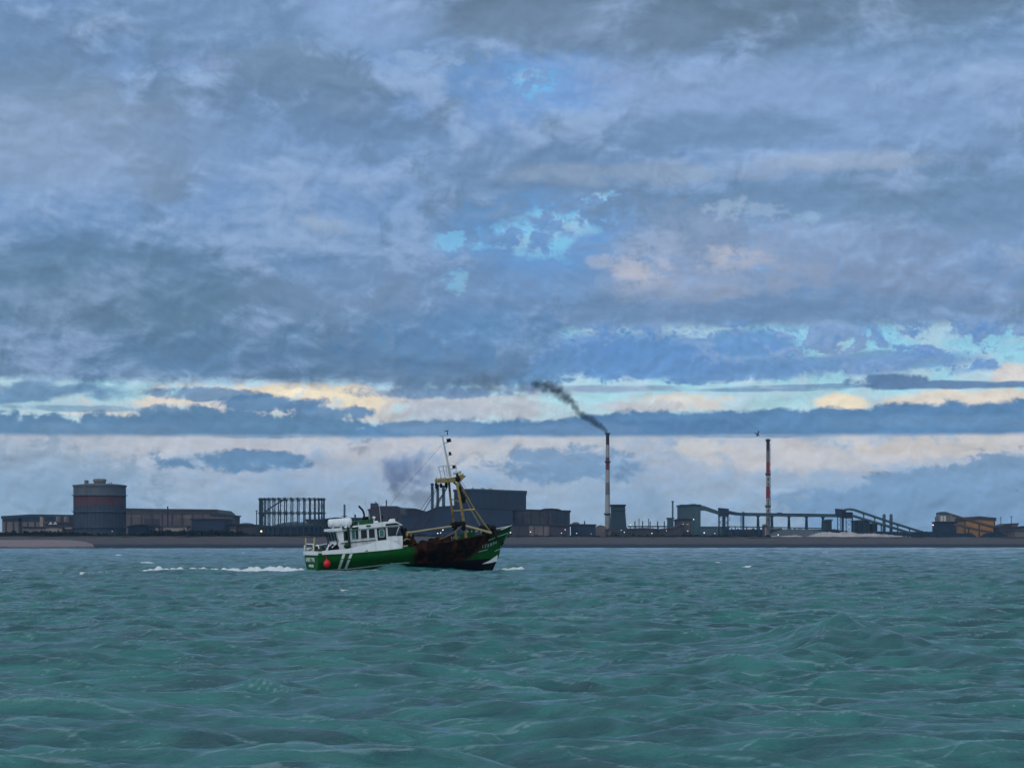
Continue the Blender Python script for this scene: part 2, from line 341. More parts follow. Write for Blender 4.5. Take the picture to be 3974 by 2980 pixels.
# finer angles in the middle
rad = 15.0 * (1470.0 / 15.0) ** (np.linspace(0, 1, NR))
A, Rr = np.meshgrid(ang, rad)
X = (Rr * np.sin(A)).astype(np.float32); Y = (Rr * np.cos(A)).astype(np.float32)
Z = np.zeros_like(X); DX = np.zeros_like(X); DY = np.zeros_like(X); J = np.zeros_like(X)
rng = np.random.default_rng(11)
cell = (Rr * (R(60) / NA)).astype(np.float32); cellr = (Rr * (math.log(1470 / 15.0) / NR)).astype(np.float32)
cs = np.maximum(cell, cellr)
def lownoise(X, Y, L, seed, n=7):
    r = np.random.default_rng(seed); o = np.zeros_like(X)
    for i in range(n):
        t = r.uniform(0, 2 * math.pi); k = 2 * math.pi / (L * r.uniform(0.6, 1.7)); p = r.uniform(0, 6.28)
        o += np.sin(k * (math.cos(t) * X + math.sin(t) * Y) + p).astype(np.float32)
    return o / math.sqrt(n / 2)
grp1 = 1 + 0.38 * lownoise(X, Y, 38, 3); grp2 = 1 + 0.45 * lownoise(X, Y, 13, 4); grp3 = 1 + 0.45 * lownoise(X, Y, 6, 5)
grp1 = np.clip(grp1, .3, 1.7); grp2 = np.clip(grp2, .25, 1.6); grp3 = np.clip(grp3, .3, 1.6)
wx_ = 0.9 * lownoise(X, Y, 24, 8, 5); wy_ = 0.9 * lownoise(X, Y, 21, 9, 5)      # gentle warp so that no crest runs dead straight
NW = 120
for i in range(NW):
    lam = 0.36 * (14.0 / 0.36) ** ((i + rng.uniform(0, 1)) / NW)
    spread = 0.36 if lam > 6 else (0.32 if lam > 2 else 0.26)
    th = R((-102, -102, -80, -128)[i % 4]) + rng.normal(0, spread)            # travelling towards the camera and slightly to one side
    k = 2 * math.pi / lam
    st = 0.013 if lam > 6 else (0.023 if lam > 3 else (0.033 if lam > 1.4 else 0.058))
    a = st / k * rng.uniform(0.6, 1.4)
    ph = rng.uniform(0, 6.283)
    cx_, cy_ = math.cos(th), math.sin(th)
    rmax = lam / 2.4 / max(R(60) / NA, math.log(1470 / 15.0) / NR)     # rows beyond this radius cannot carry the wave
    nr = int(np.searchsorted(rad, rmax)) 
    if nr < 4: continue
    sl = slice(0, nr)
    fade = np.clip((rmax - Rr[sl]) / (0.35 * rmax), 0, 1).astype(np.float32)
    gk = grp1 if lam > 4.5 else (grp2 if lam > 1.4 else grp3)
    w = (a * fade * gk[sl]).astype(np.float32)
    phs = k * (cx_ * (X[sl] + wx_[sl]) + cy_ * (Y[sl] + wy_[sl])) + ph
    sn = np.sin(phs); co = np.cos(phs)
    Z[sl] += w * sn; q = 0.62
    DX[sl] += -q * w * cx_ * -co; DY[sl] += -q * w * cy_ * -co
    J[sl] += q * w * k * sn
del sn, co, phs
# wind chop: cusped crests laid over the swell
streak = np.zeros_like(Z)
for i in range(13):
    lam = 0.5 * (2.3 / 0.5) ** (i / 12); k = math.pi / lam
    th = R(-98) + rng.normal(0, 0.34); cx_, cy_ = math.cos(th), math.sin(th); ph = rng.uniform(0, 6.28)
    rmax = lam / 2.4 / max(R(60) / NA, math.log(1470 / 15.0) / NR); nr = int(np.searchsorted(rad, rmax)); sl = slice(0, nr)
    fade = np.clip((rmax - Rr[sl]) / (0.35 * rmax), 0, 1).astype(np.float32)
    wrp = lownoise(X[sl], Y[sl], lam * 5.0, 70 + i, 5) * 0.9
    gm = np.clip(0.45 + 0.75 * lownoise(X[sl], Y[sl], lam * 4.0, 90 + i, 6), 0, 1.6)
    sn_ = np.abs(np.sin(k * (cx_ * (X[sl] + wx_[sl] * .6) + cy_ * (Y[sl] + wy_[sl] * .6)) + wrp + ph))
    Z[sl] += (0.021 * lam * fade * gm * (1 - 1.6 * sn_)).astype(np.float32)
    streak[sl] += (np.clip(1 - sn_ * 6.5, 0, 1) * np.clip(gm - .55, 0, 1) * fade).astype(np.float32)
# ridge of water standing up against the boat's side, and the trough at its bow
def local(X, Y):
    dx = X - BOAT_X0; dy = Y - BOAT_D
    return dx * hx + dy * hy, -dx * hy + dy * hx      # along the boat, across it (port +)
lx, ly = local(X, Y)
near = (Rr > 150) & (Rr < 260)
fl = np.where(near, 1, 0).astype(np.float32)
damp = 1 - 0.55 * fl * np.exp(-((lx - 9) / 12) ** 4 - (ly / 4.5) ** 4); Z *= damp
def bumpy(cx_, cy_, sx, sy, h): return h * np.exp(-((lx - cx_) / sx) ** 2 - ((ly - cy_) / sy) ** 2)
jag = lownoise(X, Y, 1.1, 21, 9)
Z += fl * (bumpy(6.3, -4.6, 1.7, 1.0, 0.62) + bumpy(8.6, -4.4, 1.8, 1.1, 0.32) + bumpy(11.5, -4.3, 1.6, 1.0, 0.25) - bumpy(15.5, -4.0, 2.2, 1.5, 0.12))
# churned wake behind the transom
tr = -lx
wk = fl * np.where((tr > 0.6) & (tr < 19.5), 1, 0) * np.exp(-((ly + 1.2 - 0.6 * np.sin(tr / 3.1)) / (1.5 + 0.06 * tr)) ** 2)
wk *= 0.75 + 0.35 * np.clip(0.6 + 0.5 * lownoise(X, Y, 3.0, 31), 0, 1.2)
wkfade = np.clip(tr / 2.0, 0, 1) * np.clip((19.0 - tr) / 5, 0, 1)
wake = wk * wkfade
Z *= 1 - .85 * np.clip(wake * 1.8, 0, 1); Z += wake * (0.15 + 0.25 * np.clip(jag, -1, 2) * 0.6 + 0.20 * np.exp(-((tr - 3.6) / 1.5) ** 2) + 0.12 * np.exp(-((tr - 14) / 2.5) ** 2))
# bow wave and the foam line along the starboard side
bw = fl * (np.exp(-((lx - 18.6) / 2.4) ** 2 - ((ly + 1.0) / 1.5) ** 2) + 0.9 * np.exp(-((lx - 14.6) / 2.6) ** 2 - ((ly + 3.2 - 0.25 * (lx - 14)) / 0.6) ** 2)
           + 0.6 * np.exp(-((lx - 0.2) / 1.6) ** 2 - ((ly + 0.0) / 3.2) ** 2) + .45 * np.exp(-((lx - 8.7) / 1.2) ** 2 - ((ly + 3.7) / 0.6) ** 2))
Z += fl * (0.40 * np.exp(-((lx - 19.4) / 1.5) ** 2 - ((ly + 0.8) / 1.1) ** 2)) * (0.8 + 0.3 * jag)
far = (0.5 * lownoise(X, Y, 45, 41) + 0.6 * lownoise(X, Y, 9, 42))
# whitecaps: where crests fold over
Jc = J - 0.35
cap = np.clip((J * (0.6 + 0.4 * np.clip(far, 0, 2)) - 0.62) / 0.25, 0, 1)
farcap = np.where((Rr > 170) & (Rr < 900), 1, 0) * np.clip((Z / 0.24 + 0.55 * far - 2.6) / 0.35, 0, 1)
foam = np.clip(farcap + np.clip(wake * 3.0, 0, 1.1) + np.clip(bw * 1.7, 0, 1.2), 0, 1.2)
Ys = np.clip(1100 + (X + 247) * 0.4545, 1100, 1350); foam = np.maximum(foam, np.clip(np.exp(-((Ys - 2.0 - Y) / 4.5) ** 2) * (0.35 + 0.45 * lownoise(X, Y, 26, 61, 9)), 0, .9)); del Ys
# fixed breaking crests seen in the picture: (px, py, across m, along m)
for (px, py, sx, sy, st) in [(575, 2193, .55, .8, 1.1), (460, 2156, .5, 1.2, .8), (700, 2170, .6, 1.0, .5), (950, 2148, .5, 1.0, .7), (2790, 2188, .65, .9, 1.0), (2240, 2133, .9, 3, .9), (2305, 2146, .7, 2, .8),
                             (3320, 2143, .9, 2.5, .9), (3200, 2147, .8, 2, .6), (3720, 2128, .9, 3, .7), (3900, 2185, .5, 1, .5), (3420, 2692, .09, .22, .62), (3740, 2782, .10, .25, .35), (3160, 2590, .07, .3, .4),
                             (2560, 2290, .6, .5, .4), (150, 2228, 1.2, .8, .28), (330, 2230, 2.2, .6, .30), (20, 2222, .8, .5, .8), (1370, 2300, .5, .6, .5), (2610, 2310, .3, .4, .4), (1180, 2560, .2, .2, .5), (3010, 2140, 0.8, 2, .6),
                             (2420, 2146, .7, 2, .5), (2900, 2205, .5, .8, .4), (3560, 2165, .6, 1, .5), (820, 2215, .5, .6, .6)]:
    dd = CZ * F / (py - HY); xx = WX(px, dd)
    if dd > 100: sx = sx * 1.5; sy = sy * 1.2
    e = np.exp(-((X - xx) / sx) ** 2 - ((Y - dd) / (sy * 1.6)) ** 2)
    foam = np.maximum(foam, np.clip(e * st * (1.7 if dd > 100 else 1.3) + 0.35 * e * jag, 0, 1.2))
    Z += e * st * ((0.22 if dd > 300 else 0.14) if dd > 100 else 0.0)
# the larger crossing ridge low on the right
for (xa, ya, xb, yb, w, h1, h2) in [(7.9, 55.5, 3.2, 39.5, .95, .38, .10), (7.9, 55.5, 11.0, 42.0, .85, .38, .14), (7.0, 34.6, 9.0, 32.6, .35, .11, .05), (3.4, 29.6, 6.6, 28.8, .55, .13, .08), (-13.2, 71.0, -9.0, 60.0, .7, .26, .08), (-4.6, 39.2, -2.2, 41.6, .55, .19, .12),
                              (-9.0, 47.5, -5.6, 41.0, .5, .12, .04), (-2.0, 35.0, -.6, 34.4, .3, .09, .05), (1.5, 33.0, 3.2, 35.0, .4, .10, .05), (12.0, 66.0, 18.0, 61.0, .7, .17, .10)]:
    L2 = (xb - xa) ** 2 + (yb - ya) ** 2; t_ = np.clip(((X - xa) * (xb - xa) + (Y - ya) * (yb - ya)) / L2, -.25, 1.25)
    dd = np.hypot(X - xa - t_ * (xb - xa), Y - ya - t_ * (yb - ya)); Z += (h1 + (h2 - h1) * np.clip(t_, 0, 1)) * np.exp(-(dd / w) ** 1.4)
fold = np.minimum(1, .62 / np.maximum(J, .62)); DX *= fold; DY *= fold; del fold
edgef = np.clip((1300 - Rr) / 500, 0.12, 1)
Z *= edgef
def blur(a, n, ax):
    c = np.cumsum(np.pad(a, [(n + 1, n) if k == ax else (0, 0) for k in (0, 1)], mode='edge'), axis=ax, dtype=np.float64)
    return ((c[2 * n + 1:] - c[:-(2 * n + 1)]) if ax == 0 else (c[:, 2 * n + 1:] - c[:, :-(2 * n + 1)])).astype(np.float32) / (2 * n + 1)
for it in range(3):                                # no water face may stand steeper than real chop does
    Rd = np.hypot(X + DX, Y + DY); dr = np.diff(Rd, axis=0); dr0 = np.diff(Rr, axis=0)
    sl_ = np.abs(np.diff(Z, axis=0)) / np.maximum(dr, .15 * dr0); w = np.zeros_like(Z); w[:-1] = np.clip((sl_ - .62) / .4, 0, 1).astype(np.float32)
    w = np.clip(blur(blur(blur(blur(w, 7, 0), 7, 1), 7, 0), 7, 1) * 2.2, 0, 1)
    Z *= 1 - .34 * w; DX *= 1 - .6 * w; DY *= 1 - .6 * w
del Rd, dr, dr0, sl_, w
XX = X + DX; YY = Y + DY
nv = NA * NR
co_ = np.empty((nv + 8, 3), dtype=np.float32); co_[:nv, 0] = XX.ravel(); co_[:nv, 1] = YY.ravel(); co_[:nv, 2] = Z.ravel()
co_[nv:] = [(-4000, -1600, -.12), (4000, -1600, -.12), (4000, 14, -.12), (4000, 1200, -.12), (-4000, 14, -.12), (-4000, 1200, -.12), (-8, 14, -.12), (8, 14, -.12)]
idx = np.arange(nv, dtype=np.int32).reshape(NR, NA)
q = np.stack([idx[:-1, :-1], idx[:-1, 1:], idx[1:, 1:], idx[1:, :-1]], -1).reshape(-1, 4)
kL, kR = int(idx[-1, 0]), int(idx[-1, -1])
ex = np.array([[nv, nv + 1, nv + 2, nv + 4], [nv + 7, nv + 2, nv + 3, kR], [nv + 4, nv + 6, kL, nv + 5]], dtype=np.int32)
q = np.concatenate([q, ex])
me = bpy.data.meshes.new('sea')
me.vertices.add(nv + 8); me.vertices.foreach_set('co', co_.ravel())
me.loops.add(len(q) * 4); me.loops.foreach_set('vertex_index', q.ravel().astype(np.int32))
me.polygons.add(len(q)); me.polygons.foreach_set('loop_start', np.arange(0, len(q) * 4, 4, dtype=np.int32))
me.update(calc_edges=True)
me.shade_smooth()
at = me.attributes.new('foam', 'FLOAT', 'POINT'); fa = np.zeros(nv + 8, dtype=np.float32); fa[:nv] = foam.ravel(); at.data.foreach_set('value', fa)
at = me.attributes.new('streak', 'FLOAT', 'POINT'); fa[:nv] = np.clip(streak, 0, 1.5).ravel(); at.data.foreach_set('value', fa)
sea = bpy.data.objects.new('sea', me); C.objects.link(sea); tag(sea, kind='structure')
del X, Y, XX, YY, DX, DY, J, Rr, A, lx, ly, grp1, grp2, grp3, wx_, wy_, foam, wake, wk, bw, far, streak, sn_, cell, cellr, cs, damp, cap, farcap, jag, near, fl

m = bpy.data.materials.new('sea_water'); m.use_nodes = True; me.materials.append(m)
nt = m.node_tree; b = nt.nodes['Principled BSDF']; h = Graph(nt)
geo = h.n('ShaderNodeNewGeometry').outputs['Position']
def n3(v, sc_, det=4, ro=.6, dist=0.0):
    k = h.n('ShaderNodeTexNoise'); h.put(k.inputs['Vector'], v); k.inputs['Scale'].default_value = sc_; k.inputs['Detail'].default_value = det; k.inputs['Roughness'].default_value = ro; k.inputs['Distortion'].default_value = dist
    return k.outputs['Fac']
fo = h.n('ShaderNodeAttribute', attribute_name='foam').outputs['Fac']
r1 = n3(h.v('MULTIPLY', geo, (1.3, 3.6, 1)), 1.0, 6, .66, .6)
r1 = h.m('SUBTRACT', 1.0, h.m('ABSOLUTE', h.m('MULTIPLY_ADD', r1, 4.0, -2.0)))
r2 = n3(h.v('MULTIPLY', geo, (7.0, 15.0, 2)), 1.0, 4, .6, .3)
r3 = n3(h.v('MULTIPLY', geo, (0.55, 1.0, 1)), 1.0, 4, .6, .5)
fn = n3(h.v('MULTIPLY', geo, (1.0, 1.0, 1.0)), 3.2, 6, .7, .6)
fmask = h.mr(h.m('MULTIPLY_ADD', h.m('SUBTRACT', fn, 0.5), h.m('MULTIPLY', h.m('MULTIPLY', fo, 4.0, clamp=True), 1.9), fo), 0.42, 0.72)
wat = h.mix(h.mr(r3, 0.3, 0.7), S(8, 70, 73), S(38, 112, 106))
glint = h.n('ShaderNodeAttribute', attribute_name='streak').outputs['Fac']     # pale lines along the crests: bright glints painted into the water colour
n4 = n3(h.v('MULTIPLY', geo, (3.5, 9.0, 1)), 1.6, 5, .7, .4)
wat = h.mix(h.m('MULTIPLY', h.mr(h.m('MULTIPLY_ADD', h.m('SUBTRACT', n4, .5), 2.4, glint), .35, 1.2), .33), wat, S(150, 180, 184))
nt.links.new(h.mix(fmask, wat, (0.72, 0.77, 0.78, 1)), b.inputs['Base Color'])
nt.links.new(h.mr(fmask, 0, 1, 0.09, 0.8, 'LINEAR'), b.inputs['Roughness'])
b.inputs['IOR'].default_value = 1.52
hh = h.m('ADD', h.m('MULTIPLY', r1, 0.020), h.m('MULTIPLY', r2, 0.018))
hh = h.m('ADD', hh, h.m('MULTIPLY', h.m('MULTIPLY', fn, fmask), 0.12))
bp = h.n('ShaderNodeBump'); bp.inputs['Strength'].default_value = 1.0; bp.inputs['Distance'].default_value = 1.0
nt.links.new(hh, bp.inputs['Height']); nt.links.new(bp.outputs[0], b.inputs['Normal'])

# ------------------------------------------------------------------ land
def shore(X):
    a, b = -247.0, 303.0
    if X < a: return 1100 + (X - a) * 0.12
    if X > b: return 1350 + (X - b) * 0.12
    return 1100 + (X - a) / (b - a) * 250
def fbm(x, y, z=0.0): return mnoise.fractal(Vector((x, y, z)), 1.0, 2.0, 4)
xs = list(np.linspace(-4200, -420, 30)) + list(np.linspace(-400, 480, 330)) + list(np.linspace(500, 4200, 30))
prof = [(-14, -2.2), (-3, -.45), (0, -.05), (4, .35), (9, .95), (14, 1.45), (22, 2.2), (30, 3.0), (38, 3.7), (46, 4.4), (54, 5.05), (60, 5.45), (66, 5.55)]
vs, fs = [], []
for i, X_ in enumerate(xs):
    for j, (dy, zz) in enumerate(prof):
        nz = fbm(X_ / 14, dy / 7, 2.0) * 0.35 + fbm(X_ / 60, 0, 5) * 0.5
        vs.append((X_, shore(X_) + dy + fbm(X_ / 30, 1.3) * 3, zz + nz * (0.3 + zz * 0.16)))
nP = len(prof)
for i in range(len(xs) - 1):
    for j in range(nP - 1): fs.append((i * nP + j, (i + 1) * nP + j, (i + 1) * nP + j + 1, i * nP + j + 1))
def height_mat(name, dry, wet, z0, z1, dry2=None):
    m = bpy.data.materials.new(name); m.use_nodes = True; h = Graph(m.node_tree); b = m.node_tree.nodes['Principled BSDF']
    geo = h.n('ShaderNodeNewGeometry').outputs['Position']
    def n3(v, sc_, det=5):
        k = h.n('ShaderNodeTexNoise'); h.put(k.inputs['Vector'], v); k.inputs['Scale'].default_value = sc_; k.inputs['Detail'].default_value = det; k.inputs['Roughness'].default_value = .65
        return k.outputs['Fac']
    a = n3(h.v('MULTIPLY', geo, (0.35, 0.35, 2.5)), 0.5)
    c = h.ramp(a, [(.3, dry), (.7, dry2 or dry)])
    s2 = n3(h.v('MULTIPLY', geo, (0.05, 0.05, 4)), 1.0)
    c = h.mix(h.mr(s2, .5, .75, 0, .5), c, tuple(v * .6 for v in dry[:3]) + (1,))
    zz = h.m('MULTIPLY_ADD', h.m('SUBTRACT', n3(geo, .12), .5), 1.6, h.sep(geo)[2])
    c = h.mix(h.mr(zz, z0, z1), wet, c)
    m.node_tree.links.new(c, b.inputs['Base Color']); b.inputs['Roughness'].default_value = .85; b.inputs['Specular IOR Level'].default_value = .2
    return m
beach = mesh_obj('beach', vs, fs, height_mat('shingle', (.088, .074, .074, 1), (.014, .024, .034, 1), 1.5, 2.3, (.058, .052, .056, 1)), smooth=True); tag(beach, kind='structure')
# grassy dyke top and the ground of the works
vs, fs = [], []
for i, X_ in enumerate(xs):
    for j, (dy, zz) in enumerate([(66.2, 5.5), (70, 6.1), (75, 6.2), (84, 5.2), (96, 4.4)]):
        vs.append((X_, shore(X_) + dy + fbm(X_ / 30, 1.3) * 3, zz + fbm(X_ / 9, dy / 5, 7) * (.35 if 0 < j < 3 else .05)))
for i in range(len(xs) - 1):
    for j in range(4): fs.append((i * 5 + j, (i + 1) * 5 + j, (i + 1) * 5 + j + 1, i * 5 + j + 1))
tag(mesh_obj('dyke', vs, fs, mat('dyke_grass', (.030, .040, .026), var=.4, vscale=.15, rough=.95, spec=.1, col2=(.060, .052, .048), ramp=(.45, .6)), smooth=True), kind='structure')
vs = [(X_, shore(X_) + 95.9 + fbm(X_ / 30, 1.3) * 3, 4.3) for X_ in xs] + [(X_, shore(X_) + 125, 4.0) for X_ in xs] + [(X_, 3600, 4.0) for X_ in xs]; nX = len(xs)
tag(mesh_obj('ground', vs, [(r * nX + i, r * nX + i + 1, (r + 1) * nX + i + 1, (r + 1) * nX + i) for i in range(nX - 1) for r in range(2)], mat('yard', (.05, .048, .045), var=.3, vscale=.05, rough=.95, spec=.1)), kind='structure')
# paler shingle bank lying in front of the beach, far left
vs, fs = [], []
nx, ny = 110, 12
for i in range(nx):
    t = i / (nx - 1); X_ = -900 + t * (WX(345, 1085) + 900)
    hgt = 4.0 * min(1.0, max(0.0, (WX(345, 1085) - X_) / 17.0)) ** 0.9
    for j in range(ny):
        s_ = j / (ny - 1)
        yb = shore(X_) - 16 + s_ * 44
        vs.append((X_, yb, -0.5 + (hgt + 0.5) * min(1, s_ / 0.75) + fbm(X_ / 6, yb / 4, 9) * 0.18))
for i in range(nx - 1):
    for j in range(ny - 1): fs.append((i * ny + j, (i + 1) * ny + j, (i + 1) * ny + j + 1, i * ny + j + 1))
tag(mesh_obj('shingle_bank', vs, fs, height_mat('pale_shingle', (.24, .185, .185, 1), (.07, .065, .07, 1), .5, 1.0, (.19, .155, .16, 1)), smooth=True), kind='structure')

# ------------------------------------------------------------------ the steelworks on the far shore
GZ = 4.0
M_blue = mat('dark_blue_cladding', (.015, .028, .054), var=.25, vscale=.06, streak=.5, ribs=1.2, rough=.75)
M_navy = mat('navy_cladding', (.014, .026, .056), var=.25, vscale=.06, streak=.4, rough=.75)
M_teal = mat('teal_cladding', (.036, .078, .098), var=.22, vscale=.06, streak=.4, ribs=1.0, rough=.75, col2=(.05, .09, .11))
M_tealdk = mat('dark_teal_steel', (.012, .036, .050), var=.25, vscale=.15, rough=.6)
M_brown = mat('brown_sheeting', (.115, .098, .100), var=.2, vscale=.07, streak=.6, ribs=1.0, col2=(.075, .066, .075), rough=.85)
M_browndk = mat('sooty_brown_sheeting', (.050, .045, .056), var=.3, vscale=.08, streak=.5, col2=(.035, .036, .05), rough=.85)
M_beige = mat('weathered_beige_wall', (.27, .23, .20), var=.2, vscale=.12, streak=.45, rough=.85)
M_beigedk = mat('grimy_beige_wall', (.155, .132, .125), var=.25, vscale=.08, streak=.6, col2=(.10, .086, .088), rough=.85)
M_dark = mat('soot_black_steel', (.010, .016, .026), var=.3, vscale=.2, rough=.7)
M_roof = mat('dark_roof_sheet', (.055, .052, .060), var=.25, vscale=.08, streak=.3, rough=.85)
M_orange = mat('ochre_cladding', (.34, .18, .06), var=.15, vscale=.05, streak=.5, ribs=.9, col2=(.15, .115, .085), ramp=(.45, .7), rough=.8)
M_conc = mat('raw_concrete', (.20, .195, .185), var=.22, vscale=.1, streak=.6, col2=(.11, .112, .115), rough=.9)
M_white = mat('pale_metal', (.45, .46, .46), var=.12, vscale=.3, rough=.7)
M_lamp = mat('lamp_glow', (1, 1, 1), emit=((1.0, .95, .86), 1.3)); M_lampw = mat('warm_lamp_glow', (1, .9, .7), emit=((1.0, .62, .38), 2.4)); M_lampp = mat('pink_lamp_glow', (1, .7, .75), emit=((1.0, .62, .68), 1.6))

class PB:
    """parts of a thing on the shore, entered in world metres and stored relative to the thing's base"""
    def __init__(s, name, label, cat, px, D, group=None, z=GZ):
        s.D = D; s.o = Vector((WX(px, D), D, z)); s.root = empty(name, s.o, label, cat, group)
    def part(s, name, mb, m, smooth=False, parent=None):
        mb.v = [(v[0] - s.o.x, v[1] - s.o.y, v[2] - s.o.z) for v in mb.v]
        return mb.build(name, m, parent or s.root, smooth)
    def X(s, px): return WX(px, s.D)
    def Z(s, py): return WZ(py, s.D)
def ol(pts, D): return [(WX(a, D), WZ(b, D)) for a, b in pts]
def shed(name, label, cat, px0, px1, py, D, depth=40, mw=None, mroof=None, roof=None, t=1.0, over=0.6, bands=(), doors=(), vents=(), group=None, base=None):
    """industrial building: walls, roof (flat or following an outline), proud wall bands, doors, roof vents"""
    b = PB(name, label, cat, (px0 + px1) / 2, D, group)
    x0, x1, z1 = b.X(px0), b.X(px1), b.Z(py); z0 = GZ if base is None else b.Z(base)
    prof = roof or [(px0, py), (px1, py)]
    pr = ol(prof, D)
    w = MB().prism([(x0, z0), (x1, z0)] + [(p[0], p[1] - t) for p in reversed(pr)], D, D + depth)
    b.part('wall', w, mw)
    top = [(p[0] + (-over if i == 0 else (over if i == len(pr) - 1 else 0)), p[1]) for i, p in enumerate(pr)]
    r = MB().prism([(p[0], p[1] - t * .98) for p in top] + list(reversed(top)), D - over, D + depth + over)
    ro = b.part('roof', r, mroof or M_roof)
    for (a, c, y0, y1, mm) in bands: b.part('wall_band', MB().box(b.X(a), b.X(c), D - .25, D - .02, b.Z(y1), b.Z(y0)), mm)
    for (a, c, y0, mm) in doors: b.part('door', MB().box(b.X(a), b.X(c), D - .5, D - .03, GZ + .1, b.Z(y0)), mm)
    for (a, c, y0, y1) in vents: b.part('roof_vent', MB().box(b.X(a), b.X(c), D + 4, D + 10, b.Z(y1), b.Z(y0)), M_dark)
    return b
def gutters(b, px0, px1, y0, y1, n, m=M_dark):
    for i in range(n):
        p = px0 + (px1 - px0) * (i + .5) / n
        b.part('pilaster', MB().box(b.X(p) - .35, b.X(p) + .35, b.D - .45, b.D - .03, b.Z(y1), b.Z(y0)), m)

# far left: long shed with the annexes in front of it
b = shed('long_shed', 'long low shed with navy upper cladding left of the big gas tank', 'shed', 8, 300, 1998, 1560, 60, M_beigedk, M_tealdk, roof=[(8, 2002), (70, 1998), (115, 1995), (300, 1997)], t=2, bands=[(12, 298, 2001, 2024, M_navy), (72, 85, 2003, 2068, M_navy)])
gutters(b, 10, 290, 2026, 2066, 10, M_dark)
shed('annexe', 'low grey annexe with flat roof in front of the navy shed', 'shed', 92, 176, 2043, 1470, 18, M_beigedk, M_dark)
shed('beige_hut', 'small ochre beige house between the annexe and the gas tank', 'house', 177, 242, 2042, 1462, 16, M_beige, M_browndk, roof=[(177, 2044), (200, 2040), (242, 2043)], doors=[(190, 196, 2058, M_dark), (222, 229, 2056, M_dark)])
shed('lean_to_shed', 'low shed with pale fascia touching the left side of the gas tank', 'shed', 244, 287, 2046, 1466, 16, M_browndk, M_beige)
b = PB('beige_tower', 'slim beige tower rising against the navy shed', 'tower', 161, 1500); b.part('shaft', MB().box(b.X(154.5), b.X(167), 1500, 1506, GZ, b.Z(2003)), M_beige); b.part('cap', MB().box(b.X(153), b.X(168.5), 1499.6, 1506.4, b.Z(2003), b.Z(2001.5)), M_dark)
b = shed('gabled_roof_hall', 'grey hall with two small white gables behind the beige house', 'hall', 176, 284, 2022, 1490, 16, M_browndk, M_roof, roof=[(176, 2030), (196, 2023), (284, 2024)])
for p in (198, 216): b.part('gable', MB().prism(ol([(p - 8, 2035), (p + 8, 2035), (p, 2023.5)], b.D), b.D - 2, b.D - .1), M_white)
for p, lb in ((227, 'left one of two squat beige silos on the shed left of the gas tank'), (258, 'right one of two squat beige silos, the one nearer the gas tank')):
    b = PB('squat_silo', lb, 'silo', p, 1500, 'squat beige silos'); b.part('tank', MB().lathe([(10 / F * 1500, 0), (10 / F * 1500, b.Z(2006) - GZ), (6 / F * 1500, b.Z(2003.5) - GZ)], tuple(b.o), 20), M_beigedk, True)

# the big piston gas tank
b = PB('gas_tank', 'huge round blue gas tank with a faded red band, highest thing at the left', 'gas holder', 387, 1450)
Dg = 1450; rg = 99 / F * 1466; cg = (WX(387, Dg + rg), Dg + rg, 0); b.X = lambda p: WX(p, 1466)
M_tank = mat('tank_plates', (.034, .050, .078), var=.18, vscale=.12, streak=.35, rough=.7)
M_tanktop = mat('tank_upper_plates', (.080, .100, .118), var=.16, vscale=.12, streak=.35, rough=.75)
b.part('shell', MB().lathe([(rg, GZ), (rg, b.Z(1958)), (rg, b.Z(1922))], cg, 72), M_tank, False)
b.part('red_band', MB().lathe([(rg + .12, b.Z(1961)), (rg + .12, b.Z(1922))], cg, 72), mat('faded_red_paint', (.105, .032, .036), var=.25, vscale=.1, streak=.4, col2=(.075, .05, .07), ramp=(.42, .65), rough=.8, stretch=(1, 1, .6)))
b.part('upper_ring', MB().lathe([(rg + .3, b.Z(1919)), (rg + .3, b.Z(1886))], cg, 72), M_tanktop)
for y0 in (1919, 1983, 2046):
    b.part('walkway', MB().lathe([(rg + 1.3, b.Z(y0 + 2.4)), (rg + 1.3, b.Z(y0))], cg, 72), M_tanktop if y0 < 2000 else M_tank)
b.part('top_railing', MB().lathe([(rg + .9, b.Z(1886)), (rg + .9, b.Z(1880.5))], cg, 72), M_tanktop)
ribs = MB()
for i in range(40):
    t = 2 * math.pi * i / 40; ribs.box(cg[0] + (rg + .14) * math.cos(t) - .14, cg[0] + (rg + .14) * math.cos(t) + .14, cg[1] + (rg + .14) * math.sin(t) - .14, cg[1] + (rg + .14) * math.sin(t) + .14, GZ, b.Z(1886))
b.part('stiffener', ribs, M_tank)
b.part('dome', MB().lathe([(rg + .6, b.Z(1880.5)), (rg * .8, b.Z(1877)), (rg * .5, b.Z(1874)), (.5, b.Z(1872.5))], cg, 72), M_tanktop, True)
b.part('cupola', MB().lathe([(22 / F * Dg, b.Z(1874)), (24 / F * Dg, b.Z(1866)), (26 / F * Dg, b.Z(1862)), (26 / F * Dg, b.Z(1857)), (18 / F * Dg, b.Z(1854.5))], cg, 36), M_conc, True)
b.part('lift_house', MB().box(b.X(332), b.X(344), Dg + 12, Dg + 16, b.Z(1877), b.Z(1861)), M_conc)
for (p, q0) in ((287, 1876), (484, 1878), (425, 1870), (432, 1868)): b.part('mast', MB().tube((b.X(p), Dg + rg, b.Z(1882)), (b.X(p), Dg + rg, b.Z(q0)), .22, n=6), M_dark)

